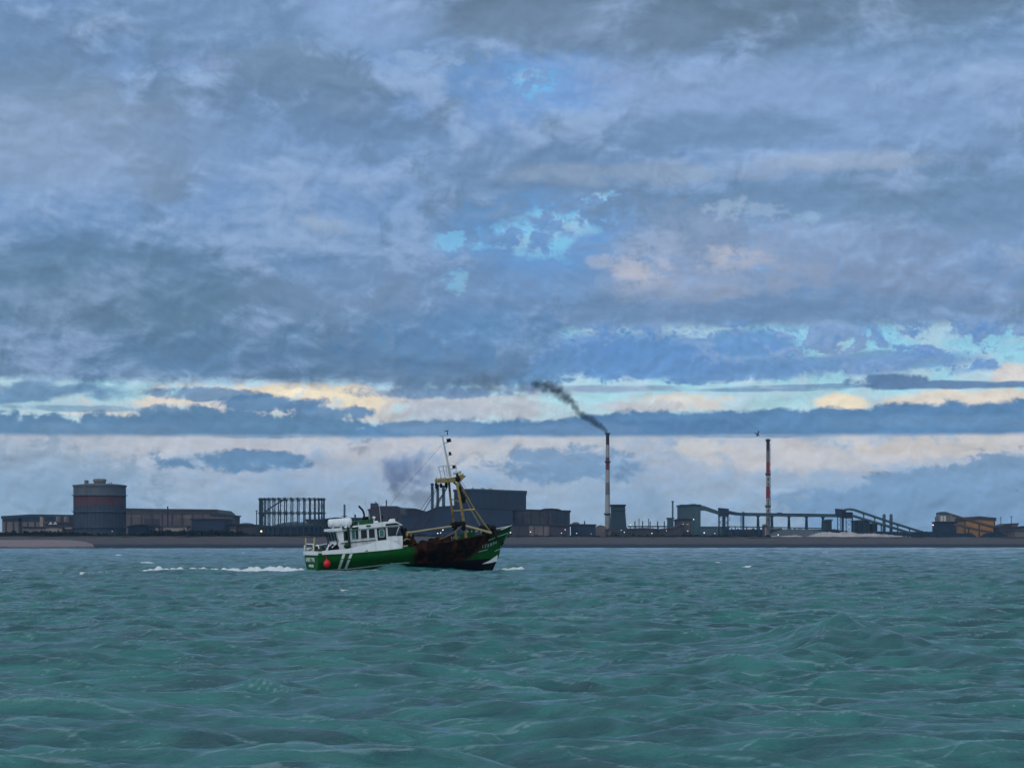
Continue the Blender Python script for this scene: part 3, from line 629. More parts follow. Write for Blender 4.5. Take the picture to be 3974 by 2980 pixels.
# mill hall right of the tank
b = shed('mill_hall', 'very long brownish mill hall running right from the gas tank', 'hall', 470, 847, 1973, 1580, 90, M_brown, M_roof, roof=[(470, 1971), (600, 1973.5), (836, 1976), (849, 1991)], t=1.4,
         bands=[(490, 846, 1976, 1994, M_roof), (560, 620, 2012, 2038, M_browndk), (690, 742, 1999, 2012, M_beigedk), (500, 560, 1999, 2006, M_beigedk)])
gutters(b, 490, 846, 1996, 2060, 9, M_browndk)
b = shed('dark_annexe_block', 'dark blue block in front of the right end of the mill hall', 'building', 743, 872, 2012, 1500, 40, M_navy, M_dark)
shed('beige_end_bay', 'brownish bay at the right end of the mill hall with overhanging roof', 'building', 820, 902, 1997, 1545, 40, M_brown, M_tealdk, roof=[(818, 1993), (904, 1998)], over=.8)
for (p, lb) in ((651, 'thin vent pipe standing over the mill hall roof'),):
    b = PB('vent_pipe', lb, 'pipe', p, 1560); b.part('pipe', MB().tube((b.X(p), 1560, GZ), (b.X(p), 1560, b.Z(1964)), .45), M_dark)
shed('dark_lean_to', 'dark lean-to shed just right of the gas tank', 'shed', 497, 566, 2034, 1500, 20, M_navy, M_dark, roof=[(497, 2041), (530, 2034), (566, 2034)])
shed('small_dark_shed', 'small dark shed beside a pale post in front of the mill hall', 'shed', 578, 603, 2036, 1495, 16, M_navy, M_browndk)
shed('cream_low_shed', 'long low cream shed in front of the mill hall', 'shed', 634, 724, 2040, 1480, 14, M_beige, M_roof)
shed('cream_kiosk', 'tiny cream kiosk left of the long low cream shed', 'hut', 603, 615, 2041, 1482, 8, M_beige, M_dark)
shed('low_store', 'low dark store between the mill hall and the gas holder frame', 'building', 872, 1000, 2034, 1520, 30, M_browndk, M_dark, roof=[(872, 2030), (930, 2034), (1000, 2035)])
shed('pale_hut', 'little pale hut half hidden by the hedge left of the gas holder frame', 'hut', 893, 916, 2045, 1490, 10, M_beigedk, M_roof)

# lamp mast and the column-guided gas holder
b = PB('floodlight_mast', 'slim floodlight mast just left of the gas holder frame', 'mast', 996, 1440)
b.part('pole', MB().tube((b.X(996), 1440, GZ), (b.X(996), 1440, b.Z(1982)), .42, .25), M_tealdk); b.part('lamp_head', MB().box(b.X(992), b.X(1000), 1439.6, 1440.4, b.Z(1984), b.Z(1980)), M_tealdk); b.part('lamp_bracket', MB().box(b.X(993.5), b.X(998.5), 1439.7, 1440.3, b.Z(1995), b.Z(1989)), M_tealdk)
Dh = 1470; rh = 127 / F * Dh
b = PB('gas_holder_frame', 'open iron guide frame of a round gas holder behind the stern of the boat', 'gas holder', 1133, Dh)
cgx, cgy = WX(1133, Dh + rh), Dh + rh
ncol = 32
zt, zm, zb = b.Z(1935), b.Z(1989), b.Z(2042)
for i in range(ncol):
    t = 2 * math.pi * (i + .35) / ncol; cx_, cy_ = cgx + rh * math.cos(t), cgy + rh * math.sin(t)
    c = MB().tube((cx_, cy_, GZ), (cx_, cy_, zt + .9), .46, .4, n=6)
    for zz in (zt, zm, zb): c.box(cx_ - .85, cx_ + .85, cy_ - .85, cy_ + .85, zz - .45, zz + .45)
    b.part('column', c, M_tealdk)
for zz in (zt, zm, zb):
    r = MB()
    for i in range(ncol):
        t0 = 2 * math.pi * (i + .35) / ncol; t1 = 2 * math.pi * (i + 1.35) / ncol
        p0 = (cgx + rh * math.cos(t0), cgy + rh * math.sin(t0)); p1 = (cgx + rh * math.cos(t1), cgy + rh * math.sin(t1))
        for dz in (-.5, .5): r.tube((*p0, zz + dz), (*p1, zz + dz), .17, n=5, cap=False)
    b.part('ring_girder', r, M_tealdk)
br = MB()
for i in range(ncol):
    t0 = 2 * math.pi * (i + .35) / ncol; t1 = 2 * math.pi * (i + 1.35) / ncol
    p0 = (cgx + rh * math.cos(t0), cgy + rh * math.sin(t0)); p1 = (cgx + rh * math.cos(t1), cgy + rh * math.sin(t1))
    for (za, zc) in ((zm, zt), (zb, zm)):
        br.tube((*p0, za), (*p1, zc), .07, n=4, cap=False); br.tube((*p1, za), (*p0, zc), .07, n=4, cap=False)
b.part('cross_bracing', br, M_tealdk)
stp = [(cgx + (rh - 1.5) * math.cos(t), cgy + (rh - 1.5) * math.sin(t), zz) for t, zz in zip(np.linspace(math.pi * .98, math.pi * 1.47, 14), np.linspace(zm - 6, zt, 14))]
b.part('stairway', MB().path(stp, .45, 6), M_tealdk)
b.part('tank', MB().lathe([(rh - 2, GZ), (rh - 2, b.Z(2046))], (cgx, cgy, 0), 48), M_navy)
b.part('bell', MB().lathe([(rh * .62, b.Z(2046)), (rh * .6, b.Z(2034)), (rh * .35, b.Z(2026)), (.5, b.Z(2022.5))], (cgx + rh * .1, cgy, 0), 40), M_teal, True)
b = PB('grassy_mound', 'low dark green mound behind the store left of the gas holder frame', 'mound', 955, 1700)
b.part('hump', MB().lathe([(42 / F * 1700, 0), (30 / F * 1700, b.Z(2032) - GZ), (12 / F * 1700, b.Z(2029) - GZ), (.3, b.Z(2028.5) - GZ)], tuple(b.o), 24), mat('mound_green', (.03, .06, .05), var=.3, vscale=.1), True)

# behind the boat
shed('brown_block', 'plain brown block seen through the right side of the gas holder frame', 'building', 1188, 1262, 2014, 1560, 40, M_browndk, M_dark)
shed('dark_gallery_block', 'dark flat building right of the gas holder frame behind the life raft', 'building', 1263, 1402, 2008, 1580, 60, M_navy, M_tealdk, roof=[(1263, 2012), (1300, 2007), (1402, 2008)], vents=[(1372, 1378, 1996, 2008)])
b = PB('teal_stack', 'short teal stack on a flat collar behind the life raft', 'chimney', 1337, 1540); b.part('flue', MB().tube((b.X(1337), 1540, GZ), (b.X(1337), 1540, b.Z(1957)), 3.9 / F * 1540, n=14), M_teal, True); b.part('collar', MB().box(b.X(1326), b.X(1347), 1539, 1542, b.Z(2003), b.Z(2000.5)), M_teal)
b = shed('stepped_brown_building', 'brown building with stepped roof behind the wheelhouse', 'building', 1430, 1660, 1962, 1560, 70, M_browndk, M_roof, roof=[(1430, 1975), (1437, 1974), (1438, 1963), (1540, 1963), (1541, 1969), (1612, 1972), (1660, 1986)], t=1.2, vents=[(1455, 1458, 1946, 1962), (1496, 1499, 1940, 1963)])
b.part('roof_house', MB().box(b.X(1437), b.X(1462), 1562, 1580, b.Z(1964), b.Z(1952)), M_browndk)
b.part('pale_parapet', MB().box(b.X(1545), b.X(1612), 1559.5, 1559.95, b.Z(1978), b.Z(1972.5)), M_teal)
shed('navy_lower_hall', 'navy hall filling the view beneath the three dark stacks', 'hall', 1560, 1990, 1984, 1500, 50, M_navy, M_blue, roof=[(1560, 2000), (1640, 1990), (1700, 1965), (1762, 1961), (1990, 1974)], t=.8)
for i, (pa, pb_, py, lb) in enumerate([(1672, 1683, 1876, 'leftmost of the three dark stacks behind the trawler mast'), (1693, 1704, 1880, 'middle one of the three dark stacks behind the trawler mast'), (1715, 1727, 1884, 'rightmost of the three dark stacks, right behind the mast leg')]):
    b = PB('dark_stack', lb, 'chimney', (pa + pb_) / 2, 1530, 'three dark stacks')
    pc = (pa + pb_) / 2; r_ = (pb_ - pa) / 2 / F * 1530
    b.part('flue', MB().tube((b.X(pc), 1530, GZ), (b.X(pc), 1530, b.Z(py)), r_, r_ * .92, 16), M_tealdk, True)
    b.part('head', MB().lathe([(r_ * 1.12, b.Z(py + 9)), (r_ * 1.2, b.Z(py - 1))], (b.X(pc), 1530, 0), 16), M_tealdk)
    b.part('platform', MB().lathe([(r_ * 1.8, b.Z(py + 17)), (r_ * 1.8, b.Z(py + 15))], (b.X(pc), 1530, 0), 12), M_dark)
    lad = MB().box(b.X(pc) + r_ * 1.1, b.X(pc) + r_ * 1.2, 1529.2, 1529.8, b.Z(py + 100), b.Z(py + 20))
    for k in range(9): lad.box(b.X(pc) + r_ * .9, b.X(pc) + r_ * 1.25, 1529, 1530, b.Z(py + 24 + k * 9) - .15, b.Z(py + 24 + k * 9) + .15)
    b.part('ladder', lad, M_dark)
b = shed('high_blue_hall', 'tallest slate blue hall behind the trawler mast, flat roofed with roof vents', 'hall', 1762, 2042, 1900, 1600, 110, M_blue, M_tealdk, roof=[(1762, 1899), (1835, 1896), (2042, 1904)], t=1.6, vents=[(1833, 1836, 1890, 1897), (1868, 1873, 1892, 1898), (1877, 1881, 1894, 1898), (1897, 1901, 1894, 1899), (1906, 1909, 1893, 1899)],
         bands=[(1870, 2018, 1970, 1973, M_navy)])
gutters(b, 1765, 2040, 1908, 2060, 9, M_navy)
b = shed('brown_grey_hall', 'grey brown hall with humped roof right of the high blue hall', 'hall', 1940, 2212, 1976, 1520, 60, M_browndk, M_dark, roof=[(1940, 1972), (2096, 1977), (2112, 1973), (2140, 1972), (2168, 1974), (2180, 1979), (2212, 1980)], t=1.2,
         bands=[(2022, 2116, 1980, 2000, M_browndk), (2140, 2205, 1990, 2030, M_blue)])
gutters(b, 1945, 2210, 1984, 2040, 8, M_dark)
b = shed('low_bay_with_pale_doors', 'low dark bay with three pale sliding doors behind the bow of the boat', 'building', 1960, 2210, 2034, 1490, 24, M_browndk, M_dark, roof=[(1960, 2032), (2212, 2037)])
for a, c in ((2053, 2072), (2075, 2107), (2110, 2132)): b.part('sliding_door', MB().box(b.X(a), b.X(c), b.D - .5, b.D - .03, GZ + .1, b.Z(2038)), M_beigedk)
b = shed('small_grey_building', 'small grey building with a stub chimney left of the tall smoking chimney', 'building', 2220, 2311, 2034, 1500, 30, M_navy, M_dark, roof=[(2220, 2032), (2311, 2034)])
b.part('stub_chimney', MB().box(b.X(2267), b.X(2271), 1502, 1504, b.Z(2034), b.Z(2021)), M_dark)
b.part('vault', MB().prism(ol([(2222, 2032), (2222, 2028), (2230, 2025), (2244, 2026), (2250, 2032)], 1503), 1503, 1515), M_beigedk)
b = PB('arched_store', 'pale barrel roofed store just left of the smoking chimney', 'building', 2330, 1560); b.part('vault', MB().prism(ol([(2312, 2090), (2352, 2090), (2352, 2046), (2344, 2040), (2330, 2037), (2318, 2041), (2312, 2048)], 1560), 1560, 1585), M_beigedk)

# the two striped chimneys
M_red = mat('chimney_red', (.21, .014, .018), var=.25, vscale=.25, streak=.3, rough=.85); M_red2 = mat('faded_chimney_red', (.14, .028, .034), var=.25, vscale=.25, streak=.3, rough=.85)
M_cw = mat('chimney_white', (.29, .29, .27), var=.15, vscale=.2, streak=.45, rough=.9); M_cg = mat('chimney_grey', (.13, .13, .14), var=.2, vscale=.2, streak=.4, rough=.9); M_soot = mat('sooty_chimney_red', (.038, .018, .028), var=.3, vscale=.3, rough=.9)
def chimney(name, label, px, D, ytop, w0, w1, bands, plats, dots=False):
    b = PB(name, label, 'chimney', px, D); H0, H1 = GZ, b.Z(ytop)
    def rr(z): return (w1 + (w0 - w1) * (z - H0) / (H1 - H0)) / 2 / F * D
    for (y0, y1, mm) in bands:
        z1, z0 = b.Z(y0), (b.Z(y1) if y1 else GZ)
        b.part('shaft_section', MB().lathe([(rr(z0), z0 + .01), (rr(z1), z1)], (b.X(px), D, 0), 28), mm, False)
    for py in plats:
        z = b.Z(py); r = rr(z)
        k = MB().lathe([(r * 1.2, z - .9), (r * 1.55, z), (r * 1.55, z + .35)], (b.X(px), D, 0), 24)
        for i in range(12):
            t = 2 * math.pi * i / 12; k.tube((b.X(px) + r * 1.5 * math.cos(t), D + r * 1.5 * math.sin(t), z), (b.X(px) + r * 1.5 * math.cos(t), D + r * 1.5 * math.sin(t), z + 1.2), .08, n=4)
        b.part('platform', k, M_tealdk)
    z = H0 + 10
    if dots:
        lad = MB().tube((b.X(px) + rr(z) + .4, D, z), (b.X(px) + rr(H1) + .4, D, H1 - 3), .18, n=4)
        while z < H1 - 4:
            r = rr(z); lad.box(b.X(px) + r * .9, b.X(px) + r + .7, D - .4, D + .4, z, z + .5); z += 5.2
        b.part('ladder_cage', lad, M_dark)
        for py in (1860, 1878, 1943, 1957, 1981, 2015): b.part('opening', MB().box(b.X(px) - .5, b.X(px) + .3, D - rr(b.Z(py)) - .15, D - rr(b.Z(py)) + .4, b.Z(py) - 1.1, b.Z(py) + 1.1), M_dark)
    return b
ch1 = chimney('striped_chimney', 'tall red and white striped chimney giving off black smoke', 2358, 1700, 1680, 13, 21.5, [(1680, 1690, M_dark), (1690, 1726, M_soot), (1726, 1774, M_cw), (1774, 1823, M_red2), (1823, 1872, M_cw), (1872, 1920, M_cg), (1920, 1997, M_cw), (1997, None, mat('chimney_base', (.25, .25, .22), var=.15, vscale=.2, streak=.4, rough=.9))], (1683, 1792, 1994))
ch2 = chimney('striped_chimney', 'tall red and white striped chimney without smoke, rising behind the conveyor', 2980.5, 1700, 1703, 13, 17.5, [(1703, 1722, M_dark), (1722, 1748, M_soot), (1748, 1793, M_cg), (1793, 1840, M_red), (1840, 1887, M_cw), (1887, 1934, M_red), (1934, 2000, M_cw), (2000, None, M_conc)], (1709, 1840, 1964), True)

# quench tower and the coke side
b = PB('quench_tower', 'squat dark tower widening at its foot beside the smoking chimney', 'tower', 2405, 1640)
b.part('body', MB().prism(ol([(2365, 2090), (2440, 2090), (2439, 2052), (2432, 2046), (2427, 1990), (2426, 1962), (2374, 1962), (2375, 1990), (2368, 2046)], 1640), 1640, 1662), M_tealdk)
b.part('crown', MB().box(b.X(2370), b.X(2429), 1638.5, 1664, b.Z(1963), b.Z(1957)), M_dark); b.part('gallery', MB().box(b.X(2371), b.X(2429), 1638.8, 1639.9, b.Z(1979), b.Z(1976)), M_teal)
for a in (2389, 2411): b.part('louvre', MB().box(b.X(a), b.X(a + 5), 1639.6, 1639.97, b.Z(1974), b.Z(1968)), M_teal)
b = PB('pipe_bridge', 'long low pipe bridge on the skyline between the quench tower and the teal stack', 'pipe bridge', 2520, 1700)
b.part('girder', MB().box(b.X(2436), b.X(2606), 1700, 1702, b.Z(2045), b.Z(2040)), M_browndk)
for p in range(2445, 2606, 22): b.part('trestle', MB().box(b.X(p), b.X(p + 2), 1700.2, 1701.8, GZ, b.Z(2045)), M_browndk)
for (p, y0, lb) in [(2464, 2022, 'bleeder post nearest the quench tower'), (2480, 2013, 'taller lattice mast second from the quench tower'), (2494, 2021, 'bleeder post left of the tall pale mast'), (2517, 2012, 'tall pale mast over the middle of the pipe bridge'), (2523, 2022, 'short post touching the tall pale mast'), (2552, 2022, 'lone bleeder post on the right half of the pipe bridge'), (2578, 2022, 'last post on the pipe bridge before the teal stack')]:
    b = PB('bleeder_post', lb, 'post', p, 1690, 'posts along the pipe bridge'); r_ = .42 if y0 > 2015 else .3
    b.part('pole', MB().tube((b.X(p), 1690, GZ), (b.X(p), 1690, b.Z(y0 + 4)), r_, n=6), M_tealdk if y0 > 2015 else M_teal); b.part('head', MB().box(b.X(p - 1.6), b.X(p + 1.6), 1689.4, 1690.6, b.Z(y0 + 4), b.Z(y0)), M_tealdk if y0 > 2015 else M_teal)
for (a, c, y0, D, mm, nm, lb) in [(2440, 2560, 2050, 1560, M_browndk, 'coke_battery', 'low sooty brown battery block right of the quench tower'), (2356, 2380, 2052, 1545, M_brown, 'pump_house', 'small brown pump house at the foot of the smoking chimney'), (2380, 2450, 2060, 1530, M_browndk, 'workshop', 'flat brown workshop in front of the quench tower'),
                                  (2560, 2650, 2055, 1550, M_browndk, 'ore_store', 'sloping brown ore store left of the teal tower block')]:
    shed(nm, lb, 'building', a, c, y0, D, 24, mm, M_roof, roof=[(a, y0), ((a + c) / 2, y0 - 3), (c, y0 + 2)] if nm != 'ore_store' else [(a, 2052), (2608, 2046), (c, 2030)])
b = shed('stack_house', 'narrow grey teal house beside the slender stack', 'building', 2594, 2614, 2008, 1680, 14, M_teal, M_teal)
b = PB('slender_stack', 'slender grey teal stack in the middle distance left of the teal block', 'chimney', 2610.5, 1670); b.part('flue', MB().tube((b.X(2610.5), 1670, GZ), (b.X(2610.5), 1670, b.Z(1947)), .68, .62, 14), M_teal, True); b.part('head', MB().lathe([(.85, b.Z(1949)), (.85, b.Z(1943))], (b.X(2610.5), 1670, 0), 14), M_teal)
b = shed('teal_tower_block', 'tall windowless teal block where the conveyor starts', 'building', 2644, 2719, 1957, 1620, 40, M_teal, M_tealdk, roof=[(2644, 1957.5), (2672, 1957), (2678, 1955.5), (2699, 1955), (2703, 1957), (2719, 1957.5)], t=1.2)
b = shed('brown_bunker_building', 'brown grey bunker building standing before the teal block', 'building', 2626, 2682, 2011, 1560, 20, M_browndk, M_dark, roof=[(2625, 2016), (2632, 2012), (2650, 2010), (2682, 2012)], t=1, bands=[(2643, 2678, 2025, 2062, M_brown)])

# conveyor gallery
Dc = 1590
b = PB('transfer_house', 'dark blue box house on lattice legs along the conveyor', 'transfer house', 2808, Dc)
b.part('cabin', MB().prism(ol([(2789, 2003), (2827, 2004), (2827, 1974), (2789, 1970)], Dc), Dc - 3, Dc + 5), M_navy)
b.part('chute', MB().box(b.X(2804), b.X(2815), Dc - 1, Dc + 2, GZ, b.Z(2004)), M_tealdk)
for p in (2791, 2825):
    for dy in (-2.6, 4.6): b.part('leg', MB().tube((b.X(p), Dc + dy, GZ), (b.X(p), Dc + dy, b.Z(2003)), .28, n=5), M_tealdk)
lt = MB()
for k in range(3):
    za, zc = b.Z(2075 - k * 24), b.Z(2075 - (k + 1) * 24)
    for dy in (-2.6, 4.6): lt.tube((b.X(2791), Dc + dy, za), (b.X(2825), Dc + dy, zc), .12, n=4); lt.tube((b.X(2825), Dc + dy, za), (b.X(2791), Dc + dy, zc), .12, n=4); lt.tube((b.X(2791), Dc + dy, zc), (b.X(2825), Dc + dy, zc), .12, n=4)
b.part('cross_bracing', lt, M_tealdk)
b.part('stair_tower', MB().path([(b.X(2826), Dc - 3, b.Z(2018)), (b.X(2832), Dc - 3, b.Z(2018)), (b.X(2830), Dc - 3, b.Z(2005))], .2, 4), M_tealdk)
b = PB('conveyor_gallery', 'enclosed teal conveyor gallery running level across the works on splayed legs', 'conveyor', 2980, Dc)
b.part('upper_gallery', MB().prism(ol([(2719, 1981), (2737, 1981), (2789, 1997), (2789, 1983), (2730, 1962), (2719, 1962)], Dc), Dc - 1.5, Dc + 2.2), M_teal)
b.part('sloping_gallery', MB().prism(ol([(2827, 1995), (2856, 1999.5), (2884, 2000), (2884, 1990), (2862, 1988), (2827, 1981)], Dc), Dc - 1.5, Dc + 2.2), M_tealdk)
b.part('level_gallery', MB().prism(ol([(2884, 2000), (3246, 2005), (3246, 1996), (2884, 1990.5)], Dc), Dc - 1.5, Dc + 2.2), M_teal)
b.part('bottom_girder', MB().prism(ol([(2884, 2001.6), (3246, 2006.6), (3246, 2005), (2884, 2000)], Dc), Dc - 1.9, Dc + 2.5), M_tealdk)
b.part('top_girder', MB().prism(ol([(2884, 1990.6), (3246, 1996), (3246, 1994.2), (2884, 1989)], Dc), Dc - 1.9, Dc + 2.5), M_tealdk)
b.part('roof_cabin', MB().box(b.X(3016), b.X(3034), Dc - 1, Dc + 2, b.Z(1992), b.Z(1988.5)), M_tealdk)
def trestle(px, w=4.5, thick=.33, ytop=2002):
    k = MB()
    for s_ in (-1, 1):
        for dy in (-1.6, 2.2): k.tube((b.X(px + s_ * w), Dc + dy, GZ), (b.X(px + s_ * 1.2), Dc + dy, b.Z(ytop + 2)), thick, n=5)
    k.box(b.X(px - 6), b.X(px + 6), Dc - 1.7, Dc + 2.3, b.Z(ytop + 3.5), b.Z(ytop - .2))
    b.part('trestle', k, M_tealdk)
for p in (2942, 2996, 3062, 3130, 3194): trestle(p, 5.5, .33, 2002 + (p - 2942) / 252 * 4)
b.part('pylon', MB().box(b.X(2879), b.X(2887.5), Dc - 2.6, Dc - 1.7, GZ, b.Z(1986)), M_tealdk)
b.part('pylon', MB().box(b.X(2876), b.X(2879), Dc + 2.8, Dc + 3.6, GZ, b.Z(2000)), M_tealdk)
b = PB('transfer_house', 'navy transfer house at the right end of the level gallery, conveyors falling away from it', 'transfer house', 3263, Dc)
b.part('cabin', MB().prism(ol([(3246, 2006), (3281, 2010), (3281, 1977), (3244, 1973.5)], Dc), Dc - 3, Dc + 5), M_navy)
b.part('side_cabin', MB().box(b.X(3281.5), b.X(3308), Dc - 2, Dc + 4, b.Z(2011), b.Z(1987)), M_tealdk)
for p in (3249, 3262, 3282, 3306): b.part('leg', MB().tube((b.X(p), Dc - 1.8, GZ), (b.X(p), Dc - 1.8, b.Z(2007)), .3 if p != 3306 else .5, n=5), M_tealdk)
b.part('chute', MB().box(b.X(3268), b.X(3275), Dc, Dc + 2, GZ, b.Z(2009)), M_tealdk)
lt = MB()
for k in range(3):
    za, zc = b.Z(2062 - k * 18), b.Z(2062 - (k + 1) * 18)
    for (pa, pb_) in ((3249, 3262), (3282, 3306)): lt.tube((b.X(pa), Dc - 1.8, za), (b.X(pb_), Dc - 1.8, zc), .12, n=4); lt.tube((b.X(pb_), Dc - 1.8, za), (b.X(pa), Dc - 1.8, zc), .12, n=4)
b.part('cross_bracing', lt, M_tealdk)
def sloping(name, label, pts, th, posts, D):
    global b
    b = PB(name, label, 'conveyor', (pts[0][0] + pts[-1][0]) / 2, D)
    top = ol(pts, D); t = th / F * D
    b.part('gallery', MB().prism([(p[0], p[1] - t) for p in top] + list(reversed(top)), D - 1.3, D + 1.8), M_teal)
    b.part('edge_girder', MB().prism([(p[0], p[1] - t * 1.22) for p in top] + [(p[0], p[1] - t) for p in reversed(top)], D - 1.6, D + 2.1), M_dark)
    for (p, y0) in posts: b.part('trestle', MB().box(b.X(p - 1.5), b.X(p + 1.5), D - 1, D + 1, GZ, b.Z(y0)).box(b.X(p - 5), b.X(p + 5), D - 1.1, D + 1.1, b.Z(y0 + 2), b.Z(y0)), M_tealdk)
sloping('sloping_conveyor', 'upper one of the two long conveyors sloping down to the coal heaps', [(3273, 1975), (3285, 1972.5), (3300, 1971.5), (3316, 1974), (3470, 2026), (3590, 2063)], 7, [(3352, 1994), (3395, 2008), (3484, 2039), (3530, 2052)], Dc - 7)
sloping('sloping_conveyor', 'lower one of the two long conveyors sloping down to the coal heaps', [(3308, 1996), (3470, 2044), (3535, 2064)], 7.5, [(3370, 2022), (3420, 2037), (3460, 2049)], Dc - 14)

# clutter of the stock yard
M_clut = M_tealdk
b = PB('brown_pillar_plant', 'rust brown pillar of plant with a white cap under the striped chimney', 'plant', 2972, 1530)
b.part('pillar', MB().box(b.X(2960), b.X(2968), 1530, 1534, GZ, b.Z(2041)).box(b.X(2962), b.X(2976), 1529, 1536, b.Z(2046), b.Z(2036)), M_browndk); b.part('pale_leg', MB().box(b.X(2967.5), b.X(2973), 1528, 1529, GZ, b.Z(2046)), M_beige); b.part('cap', MB().ball((b.X(2967), 1532, b.Z(2034)), 1.0, 12), M_white, True)
b.part('duct', MB().path([(b.X(2975), 1531, b.Z(2048)), (b.X(3000), 1531, b.Z(2052)), (b.X(3036), 1531, b.Z(2052))], .55, 8), M_brown)
b = PB('blast_plant', 'dark tangle of pipes and vessels between the transfer house and the brown pillar', 'plant', 2890, 1560)
b.part('plinth', MB().box(b.X(2826), b.X(2960), 1560, 1580, GZ, b.Z(2054)), M_navy)
for (p, y0, w) in [(2838, 2048, 5), (2852, 2044, 4), (2862, 2050, 8), (2896, 2045, 5), (2922, 2048, 10), (2944, 2046, 8)]: b.part('vessel', MB().lathe([(w / 2 / F * 1558, GZ), (w / 2 / F * 1558, b.Z(y0 + 2)), (.2, b.Z(y0))], (b.X(p), 1557, 0), 12), M_tealdk)
b.part('pipe', MB().tube((b.X(2826), 1557, b.Z(2043)), (b.X(3220), 1557, b.Z(2050)), .35, n=6), M_tealdk)
for (p, D, nm, lb) in [(2912, 1552, 'white_tank', 'small white tank among the dark pipes')]:
    b = PB(nm, lb, 'tank', p, D, z=GZ); b.part('drum', MB().tube((b.X(2904), D, b.Z(2052)), (b.X(2918), D, b.Z(2052)), .75, n=12), M_white, True); b.part('cradle', MB().box(b.X(2906), b.X(2916), D - .5, D + .5, GZ, b.Z(2055)), M_dark)
def mound(name, label, cat, pts, D, depth, m, rough=.6, smooth=False):
    """heap of loose material; pts is its skyline in picture units"""
    a, c = pts[0][0], pts[-1][0]; o = Vector((WX((a + c) / 2, D), D, GZ))
    nx = max(14, int((c - a) / 5)); ny = 11; vs, fs = [], []
    for i in range(nx + 1):
        p = a + (c - a) * i / nx; y_ = np.interp(p, [q[0] for q in pts], [q[1] for q in pts]); H = max(0.0, WZ(y_, D) - GZ)
        for j in range(ny):
            s_ = j / (ny - 1) * 2 - 1
            f_ = max(0, 1 - abs(s_)) ** .85
            vs.append((WX(p, D) - o.x, s_ * depth / 2, H * f_ + fbm(p / 8, s_ * 4, D) * rough * min(1, H) * f_))
    for i in range(nx):
        for j in range(ny - 1): fs.append((i * ny + j, (i + 1) * ny + j, (i + 1) * ny + j + 1, i * ny + j + 1))
    ob = mesh_obj(name, vs, fs, m, smooth=smooth); ob.location = o; return tag(ob, label, cat)
M_sand = mat('pale_sand', (.38, .35, .34), var=.1, vscale=.15, col2=(.26, .24, .24), rough=.95); M_coal = mat('coal', (.008, .020, .032), var=.4, vscale=.3, rough=.95, spec=.1); M_slag = mat('grey_green_slag', (.055, .085, .095), var=.3, vscale=.1, col2=(.09, .09, .10), rough=.95)
mound('sand_heap', 'long pale heap of sand along the shore under the conveyors', 'heap', [(3110, 2086), (3140, 2078), (3180, 2066), (3215, 2064), (3245, 2067), (3300, 2062), (3330, 2070), (3400, 2070), (3450, 2074), (3520, 2082), (3560, 2087)], 1450, 26, M_sand, .7)
mound('sand_strip', 'thin pale strip of sand left of the long sand heap', 'heap', [(2975, 2086), (3000, 2080), (3050, 2079), (3090, 2076), (3125, 2084)], 1452, 14, M_sand, .4)
mound('slag_heap', 'grey green heap of slag left of the second striped chimney foot', 'heap', [(2984, 2080), (3000, 2066), (3050, 2052), (3100, 2051), (3150, 2056), (3230, 2066), (3260, 2082)], 1480, 30, M_slag, .9)
mound('coal_heap', 'low black coal heap behind the pale sand', 'heap', [(3090, 2082), (3120, 2066), (3170, 2062), (3230, 2055), (3330, 2064), (3400, 2060), (3470, 2066), (3560, 2072), (3620, 2084)], 1500, 30, M_coal, 1.0)
mound('coal_heap', 'long black coal heap between the sloping conveyors and the concrete tower', 'heap', [(3470, 2087), (3530, 2072), (3570, 2063), (3595, 2062), (3640, 2066), (3720, 2068), (3780, 2078), (3800, 2088)], 1462, 30, M_coal, 1.0)
mound('coal_heap', 'small rounded black coal heap in front of the ochre building', 'heap', [(3715, 2088), (3740, 2070), (3760, 2066), (3780, 2074), (3793, 2087)], 1440, 22, M_coal, .8)
mound('coal_heap', 'black coal heap left of the small grey building at the far right', 'heap', [(3795, 2088), (3820, 2070), (3850, 2065), (3880, 2064), (3905, 2078), (3920, 2088)], 1442, 24, M_coal, .9)
for (a, c, y0, nm, lb, cat, mm, D) in [(3205, 3228, 2014, 'round_hopper', 'dark knobbly hopper left of the navy transfer house', 'hopper', M_tealdk, 1570), (3317, 3376, 2016, 'bunker_house', 'dark bunker building under the sloping conveyors', 'building', M_tealdk, 1600), (3381, 3405, 2028, 'low_bunker', 'smaller dark bunker right of the bunker building', 'building', M_tealdk, 1605)]:
    b = shed(nm, lb, cat, a, c, y0, D, 16, mm, M_teal, roof=[(a, y0 + 3), ((a + c) / 2, y0), (c, y0 + 1)]); gutters(b, a, c, y0 + 6, 2070, 3, M_dark)
for (p, y0, lb) in ((3431, 1994, 'left one of two pale green cylindrical silos behind the conveyors'), (3458, 1994, 'right one of two pale green cylindrical silos behind the conveyors')):
    b = PB('tall_silo', lb, 'silo', p, 1640, 'tall green silos'); r_ = 6.3 / F * 1640
    b.part('shell', MB().lathe([(r_, GZ), (r_, b.Z(y0 + 4)), (r_ * .5, b.Z(y0))], (b.X(p), 1640, 0), 20), M_teal, True); b.part('ring', MB().lathe([(r_ * 1.15, b.Z(y0 + 22)), (r_ * 1.15, b.Z(y0 + 20))], (b.X(p), 1640, 0), 20), M_tealdk)
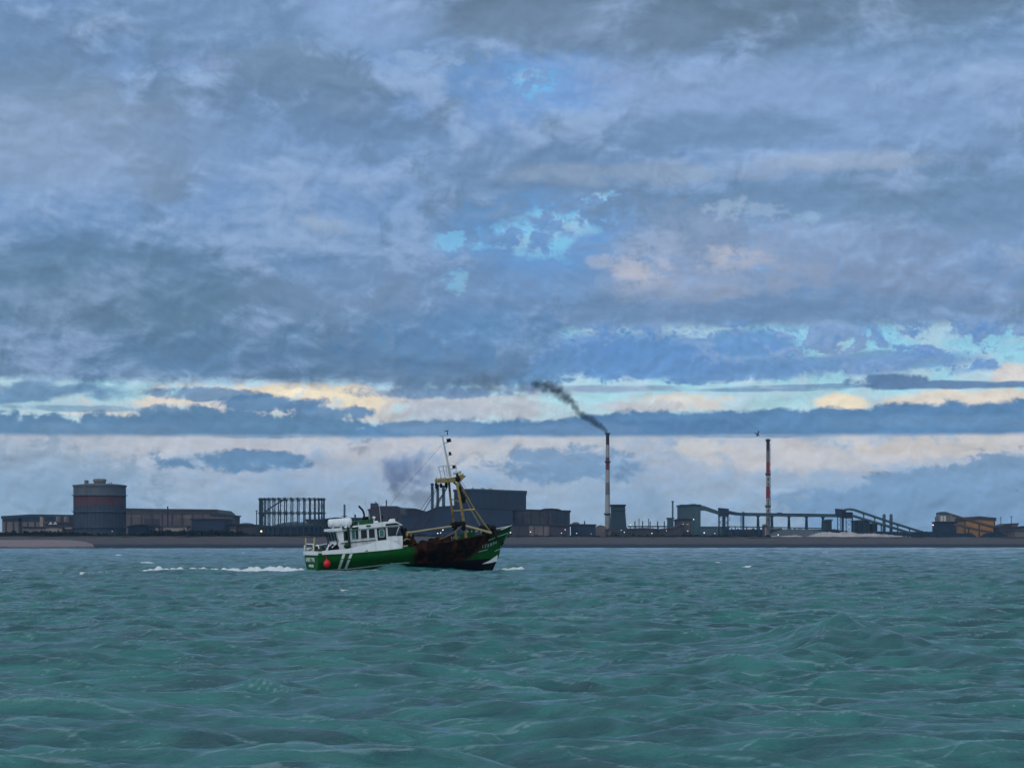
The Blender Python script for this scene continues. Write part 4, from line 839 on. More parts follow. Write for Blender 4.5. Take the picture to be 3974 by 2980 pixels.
# far right
b = PB('concrete_tower', 'stained concrete tower on a dark square plinth building near the right edge', 'tower', 3680, 1530)
b.part('plinth', MB().box(b.X(3637), b.X(3712), 1530, 1548, GZ, b.Z(2026)), M_navy); b.part('plinth_roof', MB().box(b.X(3635), b.X(3720), 1529, 1549, b.Z(2026), b.Z(2023.5)), M_dark)
b.part('tower', MB().box(b.X(3645), b.X(3708), 1532, 1546, b.Z(2023.4), b.Z(2004)).box(b.X(3649), b.X(3700), 1533, 1545, b.Z(2003.9), b.Z(1994)), M_conc)
b.part('dome', MB().prism(ol([(3647, 1996), (3682, 1996), (3682, 1989), (3672, 1985.5), (3660, 1985), (3647, 1988)], 1532.5), 1532.5, 1545.5), M_teal)
for p in (3652, 3664): b.part('pale_panel', MB().box(b.X(p), b.X(p + 9), 1531.5, 1531.95, b.Z(2022), b.Z(2001)), M_white)
b = shed('ochre_building', 'large ochre clad building with a shallow dark roof near the right edge', 'building', 3741, 3861, 2008, 1570, 60, M_orange, mat('rust_dark_roof', (.045, .04, .042), var=.2, vscale=.1), roof=[(3739, 2009), (3765, 2006.5), (3803, 2002.5), (3840, 2006.5), (3863, 2008)], t=2.2, bands=[(3741.5, 3745, 2012, 2070, M_beigedk), (3857, 3860.5, 2012, 2070, M_browndk)])
sloping('sloping_conveyor', 'brown grey conveyor falling from the concrete tower top across the ochre building', [(3676, 1991), (3684, 1990), (3745, 2009), (3862, 2042)], 8, [(3745, 2018), (3800, 2033)], 1555)
sloping('sloping_conveyor', 'short reddish conveyor leaving the plinth of the concrete tower low down', [(3700, 2032), (3722, 2033), (3790, 2050), (3850, 2062)], 7, [(3760, 2050)], 1520)
for p_, o_ in (('sloping_conveyor', M_browndk),):
    for ob in bpy.data.objects:
        if ob.name.startswith('sloping_conveyor') and 'label' in ob and ('reddish' in ob['label'] or 'brown grey' in ob['label']):
            for ch in ob.children:
                if ch.name.startswith('gallery'): ch.data.materials[0] = mat('rusty_gallery', (.085, .055, .055), var=.3, vscale=.1)
shed('small_grey_building', 'small grey building with sloping roof right of the ochre building', 'building', 3880, 3948, 2032, 1540, 20, M_browndk, M_roof, roof=[(3879, 2041), (3905, 2031), (3950, 2029)], bands=[(3900, 3946, 2046, 2049, M_dark), (3900, 3946, 2060, 2063, M_dark), (3926, 3946, 2033, 2044, M_beigedk)])
shed('pale_store', 'pale grey store cut by the right edge of the picture', 'building', 3938, 3990, 2054, 1500, 20, M_beigedk, M_teal)
shed('barrel_roof_store', 'humped roof store at the right edge behind the pale store', 'building', 3945, 4010, 2044, 1545, 20, M_beigedk, M_dark, roof=[(3945, 2050), (3965, 2042), (4010, 2038)])
for (p, y0, lb) in ((3884, 2004, 'lattice pylon right of the ochre building'), (3925, 2003, 'tee headed mast over the small grey building')):
    b = PB('yard_mast', lb, 'mast', p, 1620); b.part('pole', MB().tube((b.X(p), 1620, GZ), (b.X(p), 1620, b.Z(y0)), .35, .22, 6), M_teal)
    b.part('crossarm', MB().box(b.X(p - 6.5), b.X(p + 6.5), 1619.8, 1620.2, b.Z(y0 + 3), b.Z(y0 + 1)) if p > 3900 else MB().box(b.X(p - 6), b.X(p + 6), 1619.8, 1620.2, b.Z(y0 + 4.2), b.Z(y0 + 3.4)).box(b.X(p - 5), b.X(p + 5), 1619.8, 1620.2, b.Z(y0 + 12), b.Z(y0 + 11.2)), M_teal)
# far low skyline behind everything
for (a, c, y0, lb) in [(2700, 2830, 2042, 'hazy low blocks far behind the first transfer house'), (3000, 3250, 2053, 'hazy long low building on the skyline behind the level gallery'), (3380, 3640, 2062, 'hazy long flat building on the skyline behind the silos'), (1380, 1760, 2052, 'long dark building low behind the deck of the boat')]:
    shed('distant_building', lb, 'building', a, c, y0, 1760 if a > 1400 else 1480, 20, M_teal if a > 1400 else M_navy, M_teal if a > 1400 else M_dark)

# lamps burning on the works
for (p, y0, kind, r_, lb) in [(20, 2079, 'w', .6, 'lit lamp at the far left under the navy shed'), (436, 2061, 'w', .35, 'small lit lamp at the foot of the gas tank'), (1014, 2061, 'o', 1.0, 'brightest orange lamp at the foot of the gas holder frame'), (1699, 2069, 'w', .6, 'left lamp of the three seen over the boat deck'), (1710, 2067, 'w', .5, 'middle lamp of the three seen over the boat deck'), (1719, 2056, 'w', .65, 'upper right lamp of the three seen over the boat deck'),
                              (1981, 2066, 'w', .6, 'white lamp just right of the bow of the boat'), (2059, 2064, 'o', .5, 'orange lamp before the pale sliding doors'), (2179, 2068, 'w', .4, 'lamp right of the pale sliding doors'), (2193, 2055, 'p', .45, 'reddish lamp at the right end of the low bay'), (2238, 2069, 'w', .4, 'lamp before the small grey building left of the smoking chimney'), (2294, 2071, 'w', .25, 'faint lamp before the right end of that small grey building'),
                              (2447, 2037, 'w', .5, 'lamp right of the quench tower foot'), (2411, 2057, 'w', .35, 'lamp low before the quench tower'), (2423, 2065, 'w', .45, 'lowest lamp before the quench tower'), (2530, 2069, 'w', .5, 'lamp before the battery block'), (2586, 2059, 'w', .35, 'lamp before the sloping ore store'), (2692, 2015, 'w', .55, 'highest lamp, on the face of the teal block'),
                              (2651, 2034, 'w', .3, 'left upper lamp on the bunker building'), (2669, 2034, 'w', .28, 'right upper lamp on the bunker building'), (2669, 2060, 'w', .45, 'lower lamp on the bunker building'), (2733, 2067, 'w', .65, 'bright lamp low right of the teal block'), (2774, 2069, 'p', .4, 'dim pinkish lamp left of the transfer house legs'), (3020, 2075, 'p', .6, 'pink lamp over the sand strip'), (3621, 2037, 'p', .75, 'pink white lamp on a post left of the concrete tower')]:
    D = 1445; b = PB('yard_lamp', lb, 'lamp', p, D, 'lamps burning on the works'); z = b.Z(y0); r_ *= .56
    b.part('post', MB().tube((b.X(p), D, GZ), (b.X(p), D, z - r_ * .8), .16 if p != 3621 else .4, n=6), M_tealdk)
    b.part('lamp_glass', MB().ball((b.X(p), D, z), r_, 12), {'w': M_lamp, 'o': M_lampw, 'p': M_lampp}[kind], True)

# hedge of dark scrub in front of the works on the left
def hedge(name, label, pts, D, dens, depth, m, leaf=.9, off=None):
    vs, fs = [], []; rnd = random.Random(D)
    a, c = pts[0][0], pts[-1][0]; L = WX(c, D) - WX(a, D)
    for i in range(int(L * dens)):
        p = rnd.uniform(a, c); X_ = WX(p, D)
        if off: D = shore(X_) + off; X_ = WX(p, D)
        top = WZ(np.interp(p, [q[0] for q in pts], [q[1] for q in pts]), D) + fbm(X_ / 4.5, 0, D) * 1.5 + fbm(X_ / 1.7, 3, D) * .6
        z = GZ - .5 + (top - GZ + .5) * rnd.random() ** .55; y = D + rnd.uniform(-depth, depth) * (1.1 - (z - GZ) / (top - GZ + 1))
        s_ = leaf * rnd.uniform(.5, 1.2)
        u = Vector((rnd.gauss(0, 1), rnd.gauss(0, 1), rnd.gauss(0, 1))).normalized(); w = u.orthogonal().normalized(); v2 = u.cross(w); n = len(vs); q0 = Vector((X_, y, z))
        vs += [q0 - w * s_ * .5 - v2 * s_ * .35, q0 + w * s_ * .5 - v2 * s_ * .2, q0 + w * s_ * .3 + v2 * s_ * .5, q0 - w * s_ * .4 + v2 * s_ * .4]; fs.append((n, n + 1, n + 2, n + 3))
    return tag(mesh_obj(name, vs, fs, m), label, 'scrub', kind='stuff')
M_leaf = mat('scrub_leaves', (.014, .022, .022), var=.5, vscale=.3, rough=.9, spec=.1)
hedge('scrub', 'dark scrub along the dyke left of the gas tank', [(-60, 2068), (70, 2068), (150, 2066), (260, 2067), (330, 2074), (480, 2078), (560, 2074)], 1190, 190, 4, M_leaf, .8, 74)
hedge('scrub', 'dark hedge in front of the mill hall', [(545, 2074), (580, 2064), (700, 2062), (760, 2064), (930, 2064), (975, 2078), (1300, 2078)], 1260, 190, 4, M_leaf, .8, 76)
hedge('scrub', 'dark scrub behind the boat and in front of the brown halls', [(1280, 2080), (1600, 2076), (2100, 2080), (2350, 2080), (2500, 2078), (2700, 2078), (2900, 2079), (2990, 2082)], 1420, 110, 4, M_leaf)

# gulls
def gull(px, py, D, span, label, flap):
    o = empty('gull', (WX(px, D), D, WZ(py, D)), label, 'bird', None)
    body = MB().lathe([(.004, -.30), (.03, -.26), (.055, -.12), (.07, 0), (.06, .12), (.042, .19), (.046, .24), (.03, .29), (.008, .34)], (0, 0, 0), 10, 'x'); s_ = span / 1.3
    body.v = [(v[0] * s_, v[1] * s_, v[2] * s_) for v in body.v]
    m_ = mat('gull_dark', (.05, .06, .07), var=.2)
    bo = body.build('body', m_, o, True)
    for sgn in (-1, 1):
        a = .5 + flap * (.5 if sgn > 0 else .9)
        pts = [(0, 0), (.33, a * .34), (.66, a * .36)]
        vs = []; fs = []
        for k, ((yy, zz), ch) in enumerate(zip(pts, (.2, .16, .02))):
            for (cx_, dz) in ((ch * .5, 0), (-ch * .6, .0), (-ch * .6, -.012), (ch * .5, -.02)): vs.append(((cx_ - .1 * k) * s_, sgn * yy * s_, (zz + dz + .03) * s_))
        for k in range(2):
            for j in range(4): fs.append((k * 4 + j, k * 4 + (j + 1) % 4, k * 4 + 4 + (j + 1) % 4, k * 4 + 4 + j))
        fs += [(0, 1, 2, 3), (11, 10, 9, 8)]
        mesh_obj('wing', vs, fs, m_, o)
    mesh_obj('tail', [(-.26 * s_, -.03 * s_, 0), (-.26 * s_, .03 * s_, 0), (-.42 * s_, .07 * s_, .0), (-.42 * s_, -.07 * s_, 0), (-.26 * s_, 0, .02 * s_), (-.42 * s_, 0, .01 * s_)], [(0, 3, 2, 1), (0, 1, 4), (3, 5, 2), (1, 2, 5, 4), (0, 4, 5, 3)], m_, o)
    return o
g1 = gull(2941, 1690, 300, 1.35, 'dark gull flying just left of the unsmoking striped chimney top', 1.2); g1.rotation_euler = (0, R(-8), R(35))
g2 = gull(3947, 1906, 420, .9, 'tiny far gull near the right edge of the sky', .6); g2.rotation_euler = (0, 0, R(60))

# ------------------------------------------------------------------ the trawler
PITCH = R(5.2)
boat = empty('fishing_trawler', (BOAT_X0, BOAT_D, 0.0), 'green and white fishing trawler with a yellow mast and rusty black side heading right', 'fishing boat')
boat.rotation_euler = (0, -PITCH, HEAD)
BM = Matrix.Translation(boat.location) @ Matrix.Rotation(HEAD, 4, 'Z') @ Matrix.Rotation(-PITCH, 4, 'Y')
BI = BM.inverted(); CAMP = BI @ Vector((0, 0, CZ))
def LP(px, py, yl):
    """point of the boat on its own lengthwise plane y = yl, as read off the photograph; returns boat-local (x, z)"""
    d = BI.to_3x3() @ Vector(((px - CX) / F, 1, (HY - py) / F)); t = (yl - CAMP.y) / d.y; p = CAMP + d * t
    return (p.x, p.z)
def L3(px, py, yl): a = LP(px, py, yl); return (a[0], yl, a[1])
stem_pts = [LP(*q, 0) for q in [(1985, 2042), (1979, 2054), (1974, 2067), (1958, 2095), (1942, 2122), (1937, 2150), (1926, 2176), (1912, 2212), (1897, 2250), (1870, 2290)]][::-1]
SZ = [p[1] for p in stem_pts]; SX = [p[0] for p in stem_pts]
def stem(z): return float(np.interp(z, SZ, SX))
LOA = stem_pts[-1][0]
def hbs(x):
    if x < 10.5: return 2.87 + .06 * math.sin(max(x, 0) / 10.5 * math.pi)
    return max(0.0, 2.87 * (1 - ((x - 10.5) / (LOA - 10.5)) ** 2.3))
sheer_px = [(1249, 2151), (1360, 2145), (1500, 2133), (1560, 2126), (1663, 2113), (1763, 2099), (1838, 2084), (1893, 2074), (1928, 2064.5), (1950, 2056.5), (1972, 2047), (1985, 2042)]
sheer = []
for q in sheer_px:
    yl = -2.87
    for _ in range(12): x_, z_ = LP(q[0], q[1], yl); yl = -hbs(min(x_, LOA))
    sheer.append((x_, z_))
def zs(x): return float(np.interp(x, [p[0] for p in sheer], [p[1] for p in sheer]))
ZB = -1.6
NU, NV = 84, 22
def hull_pt(u, v, side=-1, off=0.0):
    ztip = SZ[-1]; zend = ZB + v * (ztip - ZB); xs_ = stem(zend); x = u * xs_
    z = ZB + v * (zs(x) - ZB)
    zf = max(0.0, min(1.0, (z + .6) / 1.6)); full = .62 + .38 * (zf * zf * (3 - 2 * zf)) if z > -.6 else .62 * max(0, (z - ZB) / (-.6 - ZB)) ** .5
    u0 = .30 + .22 * v; p_ = 1.75 + .55 * v
    s_ = 1 if u < u0 else max(0.0, 1 - ((u - u0) / (1 - u0)) ** p_)
    b_ = (2.87 + .06 * math.sin(u * math.pi)) * full * s_ * (1 - .05 * max(0, .12 - u) / .12)
    return Vector((x, side * (b_ + off), z))
vs, fs = [], []
for side in (-1, 1):
    k0 = len(vs)
    for i in range(NU + 1):
        u = (i / NU) ** .92
        for j in range(NV + 1): vs.append(hull_pt(u, j / NV, side))
    for i in range(NU):
        for j in range(NV):
            f = (k0 + i * (NV + 1) + j, k0 + (i + 1) * (NV + 1) + j, k0 + (i + 1) * (NV + 1) + j + 1, k0 + i * (NV + 1) + j + 1)
            fs.append(f if side < 0 else f[::-1])
k1 = (NU + 1) * (NV + 1)
for j in range(NV): fs.append((j, j + 1, k1 + j + 1, k1 + j))
# hull paint: green, with the rust and soot stain amidships and black below the boot-top
m = bpy.data.materials.new('hull_paint'); m.use_nodes = True; h = Graph(m.node_tree); bs = m.node_tree.nodes['Principled BSDF']
t = h.n('ShaderNodeTexCoord').outputs['Object']
def n3o(v, sc_, det=5, ro=.6):
    k = h.n('ShaderNodeTexNoise'); h.put(k.inputs['Vector'], v); k.inputs['Scale'].default_value = sc_; k.inputs['Detail'].default_value = det; k.inputs['Roughness'].default_value = ro; return k.outputs['Fac']
sx, sy, sz = h.sep(t)
gn = h.ramp(n3o(h.v('MULTIPLY', t, (1, 1, .35)), 1.6), [(.3, (.002, .064, .010, 1)), (.7, (.006, .096, .018, 1))])
gn = h.mix(h.mr(n3o(h.v('MULTIPLY', t, (3, 3, .3)), 1.2, 4), .56, .76, 0, .75), gn, (.06, .032, .014, 1))
st = h.mix(h.mr(n3o(h.v('MULTIPLY', t, (1, 1, .6)), 1.1, 6, .7), .44, .66), (.006, .0035, .003, 1), (.070, .020, .008, 1))
nzz = h.m('MULTIPLY', h.m('SUBTRACT', n3o(t, .9, 5, .65), .5), 1.9)
x0 = LP(1606, 2140, -2.8)[0]
right = h.m('MULTIPLY_ADD', sz, .95, h.m('ADD', sx, h.m('MULTIPLY', nzz, .8)))
rlim = LP(1862, 2130, -2.2); r0 = rlim[0] - .3 + .95 * rlim[1]
# the stain: bounded aft by x0, forward by a slanting line
fwd = h.m('SUBTRACT', h.m('ADD', sx, nzz), h.m('MULTIPLY_ADD', sz, 1.25, LP(1815, 2187, -2)[0] - 1.25 * LP(1815, 2187, -2)[1]))
msk = h.m('MULTIPLY', h.mr(h.m('ADD', sx, h.m('MULTIPLY', nzz, .35)), x0 - .35, x0 + .35), h.mr(fwd, .5, -.5))
c = h.mix(msk, gn, st)
# antifouling line climbs slightly towards the bow
af = h.m('SUBTRACT', sz, h.mr(sx, 8.0, 18.0, -.18, -.42, 'LINEAR'))
c = h.mix(h.mr(af, .03, -.03), c, (.002, .004, .007, 1))
m.node_tree.links.new(c, bs.inputs['Base Color']); bs.inputs['Roughness'].default_value = .6; bs.inputs['Specular IOR Level'].default_value = .06
M_hull = m
hull = mesh_obj('hull', vs, fs, M_hull, boat)
for p in hull.data.polygons: p.use_smooth = len(set(p.vertices)) == 4 and p.index < len(fs) - NV

M_bw = mat('boat_white', (.74, .79, .80), var=.06, vscale=1.0, streak=.35, rough=.55, col2=(.50, .47, .40), ramp=(.58, .8))
M_bwd = mat('boat_offwhite', (.44, .49, .49), var=.12, vscale=1.5, streak=.4, rough=.6)
M_grn = mat('boat_green', (.008, .075, .020), var=.2, vscale=1.2, streak=.3, rough=.5)
M_grnd = mat('boat_dark_green', (.006, .030, .012), var=.25, vscale=1.5, rough=.6)
M_yel = mat('mast_yellow', (.26, .20, .07), var=.2, vscale=2, streak=.5, rough=.6, col2=(.12, .07, .025), ramp=(.5, .7))
M_yelp = mat('boom_pale_yellow', (.34, .29, .16), var=.2, vscale=2, streak=.3, rough=.6, col2=(.20, .14, .06), ramp=(.55, .75))
M_blk = mat('tarred_black', (.006, .006, .007), var=.3, vscale=3, rough=.65, spec=.15)
M_rust = mat('rusty_iron', (.040, .016, .008), var=.4, vscale=1.5, col2=(.008, .006, .006), rough=.85, spec=.1)
M_gls = mat('window_glass', (.006, .012, .016), var=.1, rough=.12, spec=.5)
M_glt = mat('greenish_window_glass', (.05, .16, .15), var=.15, rough=.25, spec=.4)  # paler, greenish pane colour
M_door = mat('dark_door', (.008, .010, .010), var=.2, rough=.4)
M_buoy = mat('buoy_red', (.60, .004, .010), var=.08, vscale=2, rough=.4, spec=.5)
M_deck = mat('deck_paint', (.03, .07, .035), var=.3, vscale=1, col2=(.04, .03, .02), rough=.8)
M_rope = mat('rope', (.22, .22, .18), var=.2, vscale=5, rough=.9); M_wire = mat('wire_rope', (.020, .025, .032), var=.2, vscale=5, rough=.6)
M_str = mat('stripe_white', (.58, .64, .62), var=.08, vscale=2, rough=.5)

# deck
vs, fs = [], []
nd = 40
for i in range(nd + 1):
    x = .1 + (LOA - 1.0) * i / nd; w = max(.02, hbs(x) * .95 - .08)
    vs += [(x, -w, zs(x) - .85), (x, w, zs(x) - .85)]
for i in range(nd): fs.append((2 * i, 2 * i + 2, 2 * i + 3, 2 * i + 1))
mesh_obj('deck', vs, fs, M_deck, boat)
# inner face of the bulwark (so that the far side has thickness and colour)
def strip(name, path_o, path_i, mm, parent=boat):
    """band with thickness between an outer and an inner line, each a list of (low, high)"""
    vs, fs = [], []; n = len(path_o)
    for (a, c), (d, e) in zip(path_o, path_i): vs += [a, c, e, d]
    for i in range(n - 1):
        for k in range(4): fs.append((4 * i + k, 4 * i + 4 + k, 4 * i + 4 + (k + 1) % 4, 4 * i + (k + 1) % 4))
    fs += [(3, 2, 1, 0), (4 * n - 4, 4 * n - 3, 4 * n - 2, 4 * n - 1)]
    return mesh_obj(name, vs, fs, mm, parent)
po, pi_ = [], []
for i in range(60):
    u = .02 + .965 * i / 59; a = hull_pt(u, 1, 1); w = max(a.y - .12, .02)
    po.append((Vector((a.x, w + .02, a.z - .95)), Vector((a.x, w + .02, a.z + .01)))); pi_.append((Vector((a.x, w - .05, a.z - .95)), Vector((a.x, w - .05, a.z + .01))))
strip('bulwark_lining', po, pi_, M_grn)
# white bulwark round the stern and up beside the wheelhouse
topw = [(1249, 2137.5), (1300, 2133), (1350, 2129), (1378, 2122), (1404, 2116.5), (1425, 2112.5), (1452, 2104), (1478, 2097), (1497, 2094.5), (1515, 2097), (1535, 2103), (1546, 2110), (1560, 2121.5)]
tw = [LP(a, b_, -2.9) for a, b_ in topw]
txs = [p[0] for p in tw]; tzs = [p[1] for p in tw]
po, pi_ = [], []
for i in range(44):
    x = txs[0] + (txs[-1] - txs[0]) * i / 43; y_ = -hbs(x) - .03; zt_ = float(np.interp(x, txs, tzs)); lean = .18 * max(0, (zt_ - zs(x) - .35))
    po.append((Vector((x, y_, zs(x) - .03)), Vector((x, y_ + lean, zt_)))); pi_.append((Vector((x, y_ + .1, zs(x) - .03)), Vector((x, y_ + .1 + lean, zt_))))
strip('white_bulwark', po, pi_, M_bw)
po2 = [(Vector((a.x, -a.y, a.z)), Vector((c.x, -c.y, c.z))) for a, c in po]; pi2 = [(Vector((a.x, -a.y, a.z)), Vector((c.x, -c.y, c.z))) for a, c in pi_]
strip('white_bulwark', pi2, po2, M_bw)
zt0 = tzs[0]; z00 = zs(0)
mesh_o = MB().box(-.06, .05, -2.86, 2.86, z00 - .03, zt0).build('stern_bulwark', M_bw, boat)
# boot-top and strakes
def on_hull(px, py, off=.02):
    yl = -2.6
    for _ in range(25):
        x, z = LP(px, py, yl)
        # half-breadth of the hull at (x, z)
        v = (z - ZB) / max(zs(x) - ZB, .1); v = max(0, min(1, v)); zend = ZB + v * (SZ[-1] - ZB); u = min(1, x / stem(zend))
        yl = .5 * yl + .5 * hull_pt(u, v, -1).y
    return Vector((x, yl - off, z))
def decal(name, quad, mm, nseg=8, off=.02, parent=hull):
    """painted band on the hull: quad = lower line, upper line as picture points"""
    lo, hi = quad; vs, fs = [], []
    def at(line, t):
        k = t * (len(line) - 1); i = min(int(k), len(line) - 2); f = k - i
        return (line[i][0] * (1 - f) + line[i + 1][0] * f, line[i][1] * (1 - f) + line[i + 1][1] * f)
    rows = 5
    for i in range(nseg + 1):
        a, c = at(lo, i / nseg), at(hi, i / nseg)
        for r_ in range(rows):
            s_ = r_ / (rows - 1); vs.append(on_hull(a[0] * (1 - s_) + c[0] * s_, a[1] * (1 - s_) + c[1] * s_, off))
    for i in range(nseg):
        for r_ in range(rows - 1): fs.append((i * rows + r_, (i + 1) * rows + r_, (i + 1) * rows + r_ + 1, i * rows + r_ + 1))
    return mesh_obj(name, vs, fs, mm, parent)
decal('boot_top', ([(1254, 2215.5), (1360, 2208), (1480, 2194), (1540, 2187), (1588, 2184)], [(1254, 2212.3), (1360, 2204.8), (1480, 2190.8), (1540, 2183.8), (1588, 2181)]), M_str, 24)
decal('bow_flash', ([(1872, 2188), (1900, 2184.5), (1928, 2177)], [(1872, 2187), (1900, 2174), (1932, 2152)]), M_str, 12, .025)
for lo in ([(1895, 2097), (1912, 2091.5), (1933, 2082), (1955, 2075), (1972, 2068)], [(1857, 2142.5), (1872, 2138), (1892, 2133)], [(1919, 2140), (1932, 2134.5), (1942, 2130.5)]):
    decal('strake', (lo, [(a, b_ - 2.6) for a, b_ in lo]), M_bwd, 10, .05)
for xa, xb in ((1310, 1330), (1335.5, 1358)):
    decal('slanting_stripe', ([(xa, 2208), (xa + 10.5, 2207)], [(xb - .5, 2149), (xb + 10.5, 2148)]), M_str, 3, .022)
decal('scupper', ([(1414, 2139.5), (1428, 2138)], [(1420, 2136.5), (1427, 2133)]), M_grnd, 3, .06)
decal('bow_edge', ([(1940, 2124), (1956, 2098), (1971.5, 2069)], [(1941.5, 2123.5), (1957.5, 2097.5), (1973, 2068.5)]), M_bwd, 8, .03)
# rails: rubbing rail along the sheer and gunwale cap at the bow
rl = MB(); pts = [hull_pt(u, 1, -1, .03) for u in np.linspace(.615, 1, 26)]
rl.path([tuple(p + Vector((0, 0, .02))) for p in pts], .07, 6); rl.build('gunwale', M_rust, boat)
rl = MB(); pts = [hull_pt(u, 1, 1, .0) for u in np.linspace(.80, 1, 14)]
rl.path([tuple(p + Vector((0, 0, .42 * (1 - i / 13) + .02))) for i, p in enumerate(pts)], .06, 6); rl.build('bow_rail', M_bwd, boat)
rl = MB(); pts = [hull_pt(u, 1, -1, .02) for u in np.linspace(.93, 1, 8)]
rl.path([tuple(p + Vector((0, 0, .05))) for p in pts], .075, 6); rl.build('bow_gunwale', M_bwd, boat)

# lettering
def words(name, txt, size, mm, parent, mtx, ext=.01):
    cu = bpy.data.curves.new(name, 'FONT'); cu.body = txt; cu.size = size; cu.extrude = ext; cu.align_x = 'CENTER'; cu.offset = size * .012
    to = bpy.data.objects.new('tmp', cu); C.objects.link(to); dg = bpy.context.evaluated_depsgraph_get(); me = bpy.data.meshes.new_from_object(to.evaluated_get(dg)); bpy.data.objects.remove(to)
    me.name = name; me.materials.clear(); me.materials.append(mm); o = bpy.data.objects.new(name, me); C.objects.link(o); o.parent = parent; o.matrix_local = mtx; return o
TM = Matrix(((0, 0, -1, -.03), (-1, 0, 0, 0), (0, 1, 0, 0), (0, 0, 0, 1)))     # text plane on the transom, read from astern
def tpos(y, z, sc_=1.0): mm = TM.copy(); mm[1][3] = y; mm[2][3] = z; return mm @ Matrix.Diagonal((sc_, 1, 1, 1))
zt1 = LP(1205, 2179, 0)[1]; zt2 = LP(1205, 2200, 0)[1]
words('boat_name', 'SAINT YVE', .56, M_str, hull, tpos(.35, zt1 - .02, 1.42)); words('home_port', 'DUNKERQUE', .32, M_str, hull, tpos(.1, zt2, 1.05))
for i, (ch_, px_, py_) in enumerate([('1', 1872.5, 2126), ('7', 1883, 2124.5), ('3', 1893, 2122.5), ('8', 1904.5, 2118), ('9', 1914.5, 2114), ('4', 1923, 2110.5)]):
    p = on_hull(px_, py_, .04); p2 = on_hull(px_ + 6, py_ - 2.0, .04); p3 = on_hull(px_ + 1.5, py_ - 13, .04)
    ex_ = (p2 - p).normalized(); ey_ = (p3 - p); ey_ = (ey_ - ex_ * ey_.dot(ex_)).normalized(); ez_ = ex_.cross(ey_)
    mm = Matrix(((ex_.x, ey_.x, ez_.x, p.x), (ex_.y, ey_.y, ez_.y, p.y), (ex_.z, ey_.z, ez_.z, p.z), (0, 0, 0, 1)))
    words('registration_number', ch_, .50, M_bwd, hull, mm)
# red buoy fender hanging on the quarter
fp = on_hull(1265.5, 2187, .36)
MB().ball(tuple(fp), .335, 18, (1, .9, 1.08)).tube((fp.x, fp.y, fp.z + .3), (fp.x, fp.y, fp.z + .46), .07, .05, 8).tube((fp.x, fp.y, fp.z + .4), (fp.x, fp.y + .3, zs(fp.x) + .1), .015, n=5).build('fender', M_buoy, boat, True)

# wheelhouse
YW = -1.95
def side(pts, y=YW): return [LP(a, b_, y) for a, b_ in pts]
wh_out = side([(1312, 2140), (1317.5, 2102), (1312, 2082), (1307, 2060), (1380, 2053), (1552, 2040), (1536, 2081), (1562, 2079), (1564, 2128)])
house = MB().prism(wh_out, YW, -YW).build('wheelhouse', M_bw, boat)
roof_out = side([(1298, 2061.5), (1380, 2054.5), (1497, 2042.5), (1562, 2037.3), (1561, 2035.5), (1537, 2022.5), (1400, 2037), (1379, 2040.5), (1377, 2046), (1298, 2052.5)], -2.15)
roof = MB().prism(roof_out, -2.15, 2.15).build('wheelhouse_roof', M_bw, boat)
def panel(name, pts, mm, y=YW, t=.05, parent=house, gap=.004):
    return MB().prism(side(pts, y), y - t, y - gap).build(name, mm, parent)
def rect(x0, y0, x1, y1, sl=.095): return [(x0, y1), (x1, y1 - (x1 - x0) * sl), (x1 - (y1 - y0) * .06, y0 - (x1 - x0) * sl), (x0 - (y1 - y0) * .06, y0)]
def window(x0, y0, x1, y1, mm, nm='window', fr=1.6):
    w_ = panel(nm, rect(x0, y0, x1, y1), mm, t=.03)
    a = rect(x0 - fr, y0 - fr, x1 + fr, y1 + fr); c = rect(x0, y0, x1, y1); k = MB()
    for i in range(4):
        j = (i + 1) % 4; k.prism([LP(*a[i], YW), LP(*a[j], YW), LP(*c[j], YW), LP(*c[i], YW)], YW - .07, YW - .004)
    k.build('window_frame', M_bw, w_)
    return w_
window(1334, 2062, 1353, 2098, M_gls); window(1366, 2057, 1379, 2093, M_glt); window(1379.5, 2056.5, 1391, 2092, M_gls, fr=.5)
window(1401, 2056, 1425, 2090, M_gls); window(1432, 2053, 1455, 2088, M_gls)
dr = panel('door', [(1466, 2097), (1499, 2094), (1495.5, 2047), (1462, 2050.5)], M_door, t=.06)
panel('door_light', [(1473, 2083), (1489, 2081), (1488, 2055.5), (1471.5, 2057)], M_glt, t=.09, parent=dr, gap=.061)
k = MB(); oq = [(1474, 2085.5), (1488, 2084), (1491.5, 2080), (1490.5, 2056.5), (1487, 2053), (1474, 2054), (1469.5, 2058), (1470.5, 2081)]; iq = [(1475, 2083), (1487, 2081.7), (1489, 2079), (1488.3, 2057.5), (1486, 2055), (1475, 2056), (1471.8, 2059), (1472.8, 2080)]
for i in range(8):
    j = (i + 1) % 8; k.prism([LP(*oq[i], YW), LP(*oq[j], YW), LP(*iq[j], YW), LP(*iq[i], YW)], YW - .12, YW - .062)
k.build('door_light_frame', M_bwd, dr)
panel('forward_window', [(1506, 2080.5), (1535.5, 2078), (1545.5, 2043), (1503, 2046.5)], M_gls, t=.03)
panel('brow_window', [(1497, 2040), (1553, 2035.3), (1538, 2028.2), (1495.5, 2033)], M_door, y=-2.15, t=.03, parent=roof)
